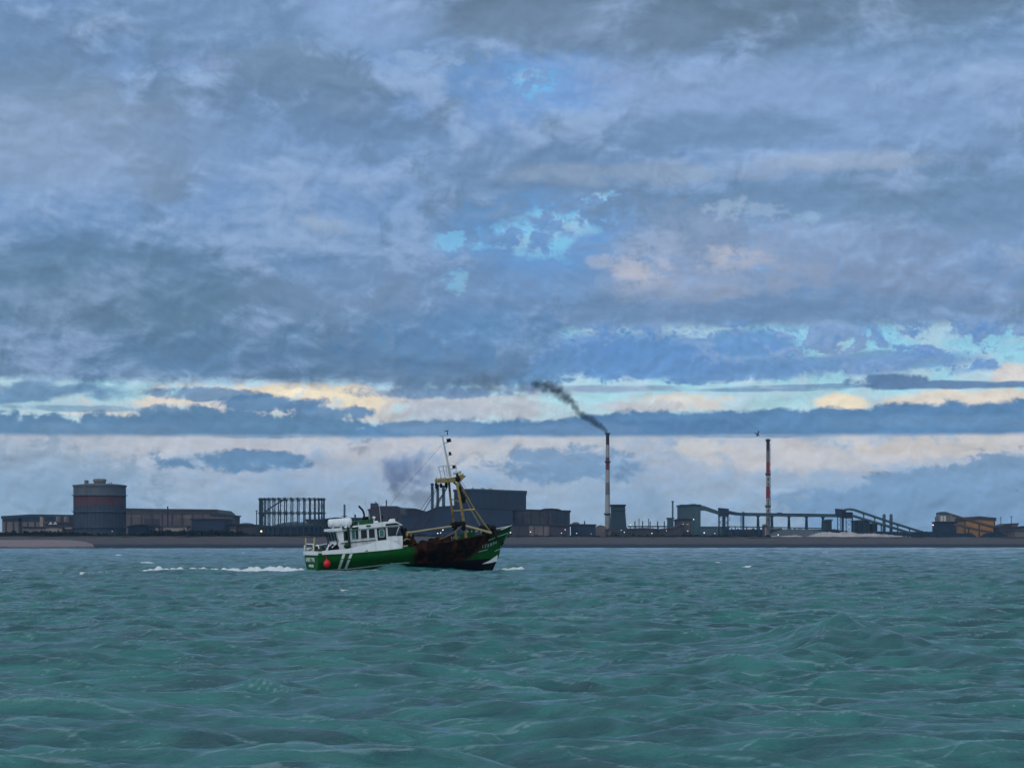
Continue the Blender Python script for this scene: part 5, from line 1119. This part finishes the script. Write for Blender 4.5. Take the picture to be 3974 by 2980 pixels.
for y0 in np.linspace(-1.75, 1.15, 5):     # front windows of the wheelhouse
    a = LP(1541.5, 2074, YW); c = LP(1549.5, 2046, YW)
    mesh_obj('front_window', [(a[0] + .03, y0, a[1]), (a[0] + .03, y0 + .55, a[1]), (c[0] + .03, y0 + .55, c[1]), (c[0] + .03, y0, c[1]), (a[0] - .03, y0, a[1]), (a[0] - .03, y0 + .55, a[1]), (c[0] - .03, y0 + .55, c[1]), (c[0] - .03, y0, c[1])], [(0, 1, 2, 3), (7, 6, 5, 4), (0, 4, 5, 1), (1, 5, 6, 2), (2, 6, 7, 3), (3, 7, 4, 0)], M_gls, house)
panel('rubbing_rail', [(1321, 2109.5), (1458, 2095.5), (1458, 2093), (1321, 2107)], M_grnd, t=.09)
panel('handrail', [(1400, 2104.3), (1545, 2098.2), (1545, 2097.4), (1400, 2103.5)], M_bwd, t=.2, gap=.15)
for p_ in (1420, 1470, 1530): panel('rail_bracket', [(p_, 2106), (p_ + 1.2, 2106), (p_ + 1.2, 2100), (p_, 2100)], M_bwd, t=.17)
for (a, c) in ((1327, 1338), (1421, 1437)): panel('eave_lamp', [(a, 2052), (c, 2051), (c, 2047), (a, 2048)] if a < 1400 else [(a, 2043), (c, 2041.5), (c, 2036.5), (a, 2038)], M_grnd, y=-2.15, t=.12, parent=roof)
# aft face with three tall windows
x_a = LP(1313, 2082, YW)[0]
for (ya, pa) in ((1.05, 1276), (-.15, 1291.5), (-1.35, 1305)):
    zl, zh = LP(1300, 2098, 0)[1], LP(1300, 2065, 0)[1]
    mesh_obj('aft_window', [(x_a + .02, ya, zl), (x_a + .02, ya + .62, zl), (x_a - .12, ya + .62, zh), (x_a - .12, ya, zh), (x_a - .10, ya, zl), (x_a - .10, ya + .62, zl), (x_a - .24, ya + .62, zh), (x_a - .24, ya, zh)], [(0, 1, 2, 3), (7, 6, 5, 4), (0, 4, 5, 1), (1, 5, 6, 2), (2, 6, 7, 3), (3, 7, 4, 0)], M_gls, house)
for y_ in (-1.86, 1.86): MB().tube((x_a - .35, y_, LP(1300, 2062, 0)[1]), (x_a - .12, y_, LP(1300, 2100, 0)[1]), .05, n=6).tube((x_a - .12, y_, LP(1300, 2100, 0)[1]), (x_a - .22, y_, LP(1300, 2136, 0)[1]), .05, n=6).build('stanchion', M_wire, boat)
# green davit post standing beside the house
p0, p1 = L3(1357.5, 2127, -2.3), L3(1356.5, 2044, -2.3)
MB().box(p0[0] - .10, p0[0] + .10, -2.42, -2.2, p0[2], p1[2]).build('davit_post', M_grnd, boat)
MB().tube(L3(1330, 2051, -2.35), L3(1378, 2047, -2.35), .05, n=6).build('davit_arm', M_grnd, boat)
MB().ball(L3(1347, 2118, -2.25), .24, 10, (1.3, 1, 1)).build('hose_reel', M_grnd, boat)
MB().box(L3(1377, 2050, -2.2)[0] - .28, L3(1377, 2050, -2.2)[0] + .3, -2.36, -2.2, L3(1377, 2053, -2.2)[2], L3(1377, 2045, -2.2)[2]).build('davit_head', M_grnd, boat)

# on the roof: life raft canister, casing, funnel, aerials, radar
a, c = L3(1274, 2031, -.9), L3(1364, 2025, -.9)
lr = empty('life_raft', (0, 0, 0)); lr.parent = boat
prof = [(.05, 0), (.30, .02), (.37, .10)]; Lr = c[0] - a[0]
for i in range(7):
    x0_ = .14 + (Lr - .3) * i / 7; prof += [(.375, x0_), (.375, x0_ + .22), (.35, x0_ + .245), (.35, x0_ + .275)]
prof += [(.37, Lr - .12), (.30, Lr - .02), (.05, Lr)]
MB().lathe(prof, (a[0], -.9, (a[2] + c[2]) / 2 + .02), 20, 'x').build('canister', M_bw, lr, False)
lr2 = MB()
for x_ in (a[0] + .35, a[0] + Lr * .5, a[0] + Lr - .35): MB().box(x_ - .05, x_ + .05, -1.25, -.55, L3(1300, 2050, -.9)[2], L3(1300, 2033, -.9)[2]).build('cradle', M_bwd, lr)
a, c = LP(1388, 2041, -1.3), LP(1445, 2013.5, -1.3)
MB().prism([a, (c[0] + .05, a[1] + .05), (c[0], c[1]), (a[0] - .05, c[1] - .08)], -1.3, .5).build('engine_casing', M_grn, boat)
a, c = LP(1367, 2044, -1.2), LP(1387, 2022, -1.2)
MB().prism([a, (c[0] - .06, a[1]), (c[0] - .06, c[1] + .02), (a[0], c[1] - .1)], -1.2, .3).build('vent_box', M_grnd, boat)
MB().path([L3(1413.5, 2018, -.5), L3(1413, 1994, -.5), L3(1408, 1980, -.5), L3(1392, 1963, -.5)], .095, 10).tube(L3(1413.5, 2018, -.5), L3(1413.4, 2006, -.5), .2, .12, 10).build('exhaust_pipe', M_blk, boat, True)
MB().box(L3(1424, 2017, -.7)[0] - .3, L3(1424, 2017, -.7)[0] + .12, -.9, -.3, L3(1424, 2017, -.7)[2], L3(1424, 2004, -.7)[2]).build('funnel_foot', M_blk, boat)
for (pa, pb_, y_, r_) in (((1424, 2014), (1416.5, 1929), .3, .022), ((1479, 2030), (1469, 1928), -.6, .03), ((1377, 2008), (1371, 1985), .6, .03), ((1433, 2014), (1432, 1990), .2, .03), ((1392.5, 2040), (1391.5, 2026), -1.9, .05)):
    MB().tube(L3(*pa, y_), L3(*pb_, y_), r_, r_ * .6, 6).build('aerial', M_bwd, boat)
dm = L3(1451, 2008, .2); MB().ball(dm, .13, 12, (1.25, 1.25, .9)).tube((dm[0], dm[1], dm[2] - .1), L3(1451, 2034, .2), .04, n=6).build('satellite_dome', M_bw, boat, True)
MB().ball(L3(1460, 2025, -1.2), .1, 8, (2.2, 1, 1)).build('roof_light', M_bw, boat, True)
a, c = LP(1514, 2025, -.3), LP(1533, 2012, -.3)
MB().prism([a, (c[0], a[1]), (c[0] - .02, c[1]), (a[0] + .08, c[1])], -.3, .4).build('searchlight_box', M_bw, boat)
for (q, s_) in (((1511, 2013), .11), ((1484, 2006), .12)): qq = L3(*q, .3); MB().ball(qq, s_, 8).tube(qq, (qq[0], qq[1], LP(q[0], 2027, .3)[1]), .025, n=5).build('floodlight', M_blk, boat)
MB().tube(L3(1538, 2022, .5), L3(1545, 2010, .5), .035, n=6).build('horn', M_blk, boat)
rr_ = MB(); rr_.path([L3(1450, 2030, 1.0), L3(1500, 2021, 1.0), L3(1535, 2020, 1.0)], .03, 5); rr_.build('roof_rail', M_grn, boat)

# stern gear
for (q0, q1, y_) in (((1187, 2137), (1187, 2086), 2.1), ((1219, 2137), (1220, 2085), -.4)):
    a, c = L3(q0[0], q0[1], y_), L3(q1[0], q1[1], y_); MB().tube(a, c, .085, n=8).build('stern_post', M_yelp if y_ else M_bwd, boat)
rl = MB(); rl.path([L3(1184, 2136, 2.3), L3(1181, 2118, 2.3), L3(1190, 2110.5, 2.1), L3(1216, 2111, -.4), L3(1216, 2136, -.4)], .05, 6); rl.build('stern_rail', M_bw, boat)
rl = MB(); rl.path([L3(1226, 2117, -.6), L3(1232, 2115, -.9), L3(1237, 2122, -1.1), L3(1238, 2136, -1.1)], .065, 6); rl.build('hoop_rail', M_bw, boat)
rl = MB(); rl.path([L3(1226, 2117, 1.5), L3(1269, 2109, 1.5)], .04, 6); rl.build('side_rail', M_bw, boat)
def lump(name, px, py, y_, r_, mm, sq=(1, 1, 1), seed=0):
    o_ = MB().ball(L3(px, py, y_), r_, 10, sq); rnd = random.Random(seed + int(px))
    c_ = L3(px, py, y_); o_.v = [tuple(c_[i] + (v[i] - c_[i]) * rnd.uniform(.72, 1.15) for i in range(3)) for v in o_.v]
    return o_.build(name, mm, boat)
lump('net_heap', 1226, 2127, .2, .36, M_grnd, (1, 1.2, .9)); lump('net_heap', 1253, 2130, -1.2, .28, M_blk, (1, 1, .8)); lump('fish_box', 1201, 2130, 1.2, .26, M_bwd, (1.1, 1, .6)); lump('net_heap', 1242, 2133, -1.6, .22, M_grn, (1.6, 1, .6))
MB().lathe([(.16, -.35), (.30, -.33), (.30, -.27), (.14, -.25), (.14, .25), (.30, .27), (.30, .33), (.16, .35)], L3(1300, 2125, -2.0), 16, 'y').build('winch_drum', M_blk, boat)
MB().tube(L3(1282, 2131, -1.5), L3(1292, 2112, -1.5), .12, n=8).build('winch_arm', M_blk, boat); lump('winch_motor', 1282, 2130, -1.7, .26, M_blk); MB().tube(L3(1269, 2136, -2.2), L3(1277, 2112, -2.2), .06, n=6).build('stern_strut', M_bw, boat); MB().tube(L3(1288, 2125, -2.3), L3(1302, 2112, -2.3), .05, n=6).build('stern_strut', M_bw, boat)

# gear forward of the wheelhouse: gallows, winch and trawl doors
for (q0, q1, y_, w_) in (((1572, 2124), (1567, 2052), -1.4, .2), ((1590, 2122), (1584, 2066), -1.9, .16), ((1603, 2118), (1602, 2072), -.4, .14)):
    MB().tube(L3(*q0, y_), L3(*q1, y_), w_, w_ * .8, 8).build('gallows_post', M_blk, boat)
lump('gallows_block', 1561, 2058, -1.2, .26, M_blk, (.6, 1, 1.3)); lump('gallows_block', 1573, 2054, -1.0, .17, M_blk); lump('gallows_sheave', 1586, 2083, -1.7, .3, M_blk); lump('winch', 1577, 2104, -1.4, .62, M_blk, (1, 1.2, .9)); lump('winch', 1598, 2108, -1.5, .5, M_rust, (.9, 1.2, 1)); lump('trawl_door', 1570, 2088, -1.8, .34, M_yelp if False else M_rust, (1.2, .6, .7))
MB().lathe([(.24, -.06), (.31, 0), (.24, .06)], L3(1587, 2073, -1.9), 16, 'y').build('boom_sheave', M_yel, boat)
MB().path([L3(1567, 2098, -2.2), L3(1577, 2090, -2.2), L3(1592, 2094, -2.2)], .07, 6).build('gallows_bracket', M_yel, boat); MB().tube(L3(1562, 2121, -2.5), L3(1583, 2118, -2.5), .09, n=8).build('fairlead', M_yelp, boat)
for i, (x0_, x1_, y0_, y1_) in enumerate(((1614, 1662, 2112, 2100), (1664, 1712, 2107, 2090), (1714, 1756, 2100, 2079))):
    a, c = LP(x0_, y0_, -1.6), LP(x1_, y1_, -1.6); d_ = MB().prism([(a[0], a[1] - .5), (c[0], a[1] - .35), (c[0] - .04, c[1]), (a[0] + .06, c[1] - .14)], -1.7, .6); d_.build('dredge', M_rust, boat)
for i, q in enumerate([(1640, 2101), (1676, 2094), (1700, 2090), (1727, 2086), (1748, 2079)]): lump('chain_bag', q[0], q[1], -1.2, .24 + .03 * (i % 3), [M_rust, M_blk][i % 2], (1.4, 1, .6), i)

# mast
mst = empty('mast'); mst.parent = boat
def tb(name, pts, y_, r_, mm, parent=mst, n=8, r2=None):
    P3 = [L3(*q, y_ if not isinstance(y_, (tuple, list)) else y_[i]) for i, q in enumerate(pts)]
    k = MB()
    for i, (a, c) in enumerate(zip(P3[:-1], P3[1:])): k.tube(a, c, r_, r_ if r2 is None else r2, n)
    return k.build(name, mm, parent, False)
tb('mast_leg', [(1774, 2100), (1762.7, 2030), (1748, 1935), (1742.5, 1872)], (1.35, 1.3, 1.15, 1.0), .115, M_yel); tb('mast_leg', [(1810, 2092), (1803, 2043), (1787, 1948), (1773, 1872)], (-1.45, -1.35, -1.2, -1.0), .14, M_yel)
tb('back_stay_leg', [(1866, 2044), (1825, 1973), (1781, 1880)], (1.3, 1.2, .9), .05, M_yelp); tb('back_stay_leg', [(1907, 2066), (1884, 2038), (1842, 1976), (1778, 1866)], (-1.5, -1.4, -1.2, -.8), .07, M_yel)
tb('cross_bar', [(1757, 1982.5), (1794, 1981)], (1.2, -1.2), .07, M_yelp); tb('cross_bar', [(1794, 1980), (1842, 1976.5)], (-1.2, -1.2), .09, M_yelp); tb('cross_bar', [(1752, 1862), (1776, 1885)], (.8, -1.0), .09, M_yel)
tb('cross_bar', [(1748, 1935), (1787, 1948)], (1.15, -1.2), .05, M_yel)
a = LP(1699, 1862, .5); c = LP(1790, 1846, .5)
plat = MB().prism([(a[0], a[1] - .28), (a[0] + 1.1, a[1] - .34), (c[0] - .5, c[1] - .52), (c[0], c[1] - .12), (c[0] + .02, c[1]), (a[0], a[1])], -.9, .9).build('crow_platform', M_yel, mst)
lump('sheave_block', 1776, 1858, -.95, .3, M_blk, (.8, .5, 1)).parent = mst
tb('platform_arm', [(1690, 1864), (1730, 1860)], (1.4, .6), .17, M_yel); tb('platform_arm', [(1780, 1847), (1799, 1842.5)], (-.6, -.8), .13, M_yel)
tb('upper_mast', [(1748, 1851), (1743, 1825)], 0, .13, M_bwd, n=10); tb('upper_mast', [(1743, 1825), (1716.5, 1691)], 0, .11, M_bwd, r2=.06, n=10)
tb('top_yard', [(1705, 1692), (1737, 1688)], 0, .035, M_bwd); tb('wind_vane', [(1737, 1688), (1736, 1673)], 0, .045, M_grnd); tb('wind_vane', [(1725, 1672), (1741, 1671)], 0, .035, M_grnd)
for (q0, q1, bx) in (((1725, 1719), (1752, 1711.5), [(1734.5, 1741, 1702, 1712), (1742, 1748.5, 1701, 1711)]), ((1737, 1768.5), (1755, 1762.5), [(1743, 1749.5, 1753, 1763)]), ((1749, 1820), (1773, 1814.5), [(1757, 1763, 1805, 1813), (1764, 1769.5, 1804, 1812)])):
    k = tb('lamp_shelf', [q0, q1], 0, .05, M_bwd)
    for (x0_, x1_, y0_, y1_) in bx:
        a = LP(x0_, y1_ + 3, 0); c = LP(x1_, y0_, 0); MB().box(a[0], c[0], -.09, .09, a[1] - .03, c[1]).build('navigation_lamp', M_blk, k)
rl = MB(); rl.path([L3(1712.5, 1853, .9), L3(1702, 1811, .9), L3(1727, 1807, -.2), L3(1769, 1804.5, -.8), L3(1770, 1832, -.8)], .04, 6)
for q0, q1, y_ in (((1728, 1851), (1718.5, 1808), .4), ((1736, 1849), (1731, 1807), -.3)): rl.tube(L3(*q0, y_), L3(*q1, y_), .04, n=6)
rl.tube(L3(1706, 1829, .9), L3(1731, 1828, -.2), .025, n=5); rl.build('platform_rail', M_bwd, mst)
rd = tb('radar_scanner', [(1759, 1837), (1789, 1831)], (-.1, -.5), .13, M_bwd, n=10); MB().tube(L3(1774, 1848, -.3), L3(1774, 1836, -.3), .12, n=10).build('radar_pedestal', M_grnd, rd)
for (px_, py_, y_, hgt) in ((1693.5, 1886, 1.4, .36), (1731.5, 1881, .3, .38), (1711, 1884, .9, .22)):
    k = lump('hanging_block', px_, py_, y_, .2, M_blk, (.8, .7, hgt / .2)); k.parent = mst; tb('block_strop', [(px_ + 1, py_ - 14), (px_, py_ - 34)] if py_ > 1882 else [(px_ + 1, py_ - 14), (px_ + 1, py_ - 20)], y_, .035, M_wire)
for (px_, py_, r_) in ((1785, 1897, .22), (1791, 1915, .2), (1798, 1934, .34), (1796, 1925, .22)): lump('hoisting_tackle', px_, py_, -1.1, r_, M_blk, (.8, .6, 1.3)).parent = mst
# derrick booms, lowered along the deck
bm = empty('derrick_boom'); bm.parent = boat
tb('boom_spar', [(1581, 2067.5), (1782, 2037.5)], (-2.0, -1.5), .09, M_yelp, bm, 10); tb('boom_end', [(1581, 2067), (1583, 2077)], -2.0, .07, M_yelp, bm)
bm2 = empty('derrick_boom'); bm2.parent = boat
tb('boom_spar', [(1806, 2040), (1907, 2067.5)], (-1.6, -1.9), .115, M_yelp, bm2, 10); tb('boom_end', [(1866, 2060), (1868, 2068)], -1.9, .05, M_yelp, bm2)
for q, r_, sq in (((1756, 2038), .28, (1, .8, .8)), ((1771, 2033), .36, (1.2, .8, .7)), ((1788, 2034), .3, (1, .8, .9)), ((1799, 2041), .34, (.8, .8, 1.4)), ((1768, 2044), .22, (1, 1, 1)), ((1764, 2054), .16, (1, 1, 1))): lump('boom_heel_fitting', q[0], q[1], -1.5, r_, M_blk, sq)
# wires
def wire(pts, y_, r_=.02, mm=M_wire): return tb('wire', pts, y_, r_, mm, boat, 5)
wire([(1694, 1900), (1605, 2049)], (1.2, -1.9), .03); wire([(1697, 1896), (1597, 2058)], (1.2, -1.9), .02); wire([(1690, 1896), (1628, 1984), (1584, 2063)], (1.3, -.3, -1.9), .02); wire([(1731, 1895), (1643, 2056)], (.3, -1.8), .035); wire([(1735, 1893), (1650, 2056)], (.2, -1.8), .025); wire([(1738, 1885), (1697, 1950), (1640, 2059)], (.2, -.8, -1.8), .02)
wire([(1738, 1888), (1665, 1990), (1592, 2068)], (.2, -1, -2), .018); wire([(1780, 1862), (1868, 2010), (1905, 2062)], (-.9, -1.2, -1.6), .022); wire([(1783, 1857), (1830, 1925)], (-.9, -1.1), .018)
wire([(1712, 1730), (1560, 1900), (1476, 2012)], (0, 0, .2), .010); tb('slack_rope', [(1793, 2040), (1766, 2060), (1745, 2075), (1722, 2086), (1705, 2092)], (-1.7, -1.8, -2, -2.2, -2.4), .028, M_rope, boat, 5)
tb('slack_rope', [(1750, 2080), (1756, 2099)], -1.9, .03, M_rope, boat, 5)
# fore deck gear inside the bow
lump('anchor_winch', 1873, 2052, -.3, .42, M_blk, (1.3, 1, .8)); lump('anchor_winch', 1893, 2052, -.6, .46, M_blk, (1.2, 1, .9)); lump('net_drum', 1910, 2056, -.4, .46, M_blk, (1.1, 1, .9)); lump('net_drum', 1884, 2062, -1.2, .4, M_blk, (1.3, 1, .8))
MB().tube(L3(1923, 2058, -1.3), L3(1927, 2092, -1.55), .17, .12, 8).build('anchor_chain_pipe', M_blk, hull)
k = MB(); a = LP(1780, 2088, 0); 
for (q0, q1) in (((1824, 2080), (1822, 2050)), ((1838, 2078), (1838, 2052))): MB().tube(L3(*q0, 1.4), L3(*q1, 1.4), .12, n=8).build('deck_post', M_grnd, boat)
MB().prism([LP(1784, 2092, .9), LP(1842, 2082, .9), LP(1842, 2062, .9), LP(1784, 2072, .9)], .9, 1.0).build('net_screen', M_grn, boat)
# water dripping anchor at the stem: tyre fenders
for q in ((1953, 2106), (1949, 2113)): p = on_hull(q[0] - 2, q[1], .1); MB().ball(tuple(p), .1, 8).build('stem_fender', M_blk, hull)

# ------------------------------------------------------------------ smoke, steam and the air itself
def plume(name, label, pts, D, dens, colr, nscale, thr, depth=1.0, aniso=0.0, fadeout=.3, noise_=1.7):
    """closed lofted body of smoke following pts = (px, py, radius in picture units), filled with noise-torn density"""
    P3 = [Vector((WX(a, D), D + (r_ * .0), WZ(b_, D))) for a, b_, r_ in pts]; RR = [r_ / F * D for *_, r_ in pts]
    # resample
    vs, fs = [], []; n = 20; rows = []
    S_ = [0]
    for a, c in zip(P3[:-1], P3[1:]): S_.append(S_[-1] + (c - a).length)
    m_ = 8 * len(pts)
    for i in range(m_ + 1):
        s_ = S_[-1] * i / m_; p = Vector([float(np.interp(s_, S_, [q[j] for q in P3])) for j in range(3)]); r_ = float(np.interp(s_, S_, RR))
        s2 = min(S_[-1], s_ + .5); s1 = max(0, s_ - .5); d = Vector([float(np.interp(s2, S_, [q[j] for q in P3]) - np.interp(s1, S_, [q[j] for q in P3])) for j in range(3)]).normalized()
        u = Vector((0, 1, 0)); w = d.cross(u).normalized()
        cap_ = min(1, math.sqrt(max(0.0, min(i, m_ - i) / 5)) + .02)
        rows.append((p, r_ * 1.5 * max(cap_, .3), u, w))
    o_ = rows[0][0].copy()
    for (p, r_, u, w) in rows:
        for k in range(n):
            t_ = 2 * math.pi * k / n; q = p + u * (r_ * depth * math.cos(t_)) + w * (r_ * math.sin(t_))
            vs.append(q - o_)
    for i in range(m_):
        for k in range(n): fs.append((i * n + k, i * n + (k + 1) % n, (i + 1) * n + (k + 1) % n, (i + 1) * n + k))
    fs += [tuple(range(n - 1, -1, -1)), tuple(range(m_ * n, (m_ + 1) * n))]
    m = bpy.data.materials.new(name); m.use_nodes = True; nt = m.node_tree; nt.nodes.clear(); h = Graph(nt)
    pv = h.n('ShaderNodeVolumePrincipled'); pv.inputs['Color'].default_value = colr; pv.inputs['Anisotropy'].default_value = aniso
    t = h.n('ShaderNodeTexCoord').outputs['Object']
    k = h.n('ShaderNodeTexNoise'); h.put(k.inputs['Vector'], t); k.inputs['Scale'].default_value = nscale; k.inputs['Detail'].default_value = 4; k.inputs['Roughness'].default_value = .62
    fall = None; nk = len(P3)
    for i_, (p, r_) in enumerate(zip(P3, RR)):       # puffs strung along the path, densest at their hearts
        j_ = min(i_ + 1, nk - 1)
        for q_ in ((p, r_), ((p + P3[j_]) / 2, (r_ + RR[j_]) / 2)):
            dd_ = h.v('LENGTH', h.v('SUBTRACT', t, tuple(q_[0] - o_)))
            w_ = h.mr(dd_, q_[1] * 1.35, 0.0, 0.0, 1.0 - fadeout * i_ / nk, 'LINEAR')
            fall = w_ if fall is None else h.m('MAXIMUM', fall, w_)
    h.put(pv.inputs['Density'], h.mr(h.m('MULTIPLY_ADD', h.m('SUBTRACT', k.outputs['Fac'], .5), noise_, fall), thr[0], thr[1], 0, dens))
    ou = h.n('ShaderNodeOutputMaterial'); nt.links.new(pv.outputs[0], ou.inputs['Volume'])
    ob = mesh_obj(name, vs, fs, m); ob.location = o_
    return tag(ob, label, 'smoke' if 'smoke' in name else 'steam', kind='stuff')
plume('smoke', 'thick black smoke drifting up and left from the smoking chimney', [(2357, 1680, 8), (2350, 1671, 11), (2337, 1660, 14), (2316, 1645, 17), (2292, 1628, 19), (2268, 1618, 17), (2246, 1604, 15), (2236, 1588, 14), (2222, 1566, 20), (2200, 1545, 27), (2168, 1520, 32), (2138, 1502, 34), (2105, 1494, 28), (2060, 1492, 22)], 1700, .5, (.09, .14, .19, 1), .20, (.10, .85), fadeout=.6, noise_=1.1)
plume('smoke', 'faint veil of spent smoke trailing away left of the black plume', [(2150, 1500, 40), (2070, 1495, 55), (1980, 1500, 62), (1880, 1490, 66), (1780, 1480, 55)], 1705, .10, (.24, .31, .38, 1), .05, (.35, 1.2), fadeout=.4)
plume('steam', 'grey white steam billowing left from the three dark stacks', [(1686, 1878, 12), (1668, 1864, 30), (1642, 1838, 62), (1600, 1822, 76), (1552, 1840, 76), (1515, 1800, 52), (1482, 1762, 30)], 1540, .13, (.58, .72, 1.0, 1), .085, (.20, 1.0), .8, noise_=3.0)
plume('steam', 'lower bank of pale steam hanging over the stepped brown building', [(1690, 1915, 16), (1655, 1920, 46), (1610, 1925, 56), (1575, 1940, 48), (1540, 1915, 40), (1520, 1880, 30)], 1545, .12, (.74, .78, .86, 1), .09, (.25, 1.0), .8, noise_=2.4)
plume('steam', 'torn wisps of steam high left of the trawler mast', [(1352, 1718, 16), (1378, 1736, 32), (1404, 1750, 36), (1412, 1715, 30), (1416, 1770, 28), (1392, 1785, 18)], 1550, .09, (.36, .44, .60, 1), .11, (.40, 1.1), fadeout=.1, noise_=2.6)
plume('smoke', 'thin drifting grey smoke between the quench tower and the teal block', [(2560, 2040, 36), (2552, 1990, 50), (2530, 1930, 70), (2500, 1880, 75), (2470, 1850, 45)], 1720, .014, (.30, .34, .34, 1), .04, (.2, 1.1))
plume('smoke', 'low teal haze of dust around the legs of the first transfer house', [(2720, 2062, 20), (2745, 2050, 30), (2790, 2045, 32), (2840, 2052, 22)], 1600, .03, (.38, .52, .58, 1), .06, (.2, 1.1))

m = bpy.data.materials.new('haze_air'); m.use_nodes = True; nt = m.node_tree; nt.nodes.clear()
pv = nt.nodes.new('ShaderNodeVolumePrincipled'); pv.inputs['Color'].default_value = (.42, .68, 1.0, 1); pv.inputs['Density'].default_value = .00005; pv.inputs['Anisotropy'].default_value = 0.0
ou = nt.nodes.new('ShaderNodeOutputMaterial'); nt.links.new(pv.outputs[0], ou.inputs['Volume'])
hz = mesh_obj('haze', *(lambda k: (k.v, k.f))(MB().box(-4300, 4300, -1700, 3700, -4, 160)), m); tag(hz, kind='stuff')
hz['label'] = 'thin blue sea haze'; hz['category'] = 'haze'
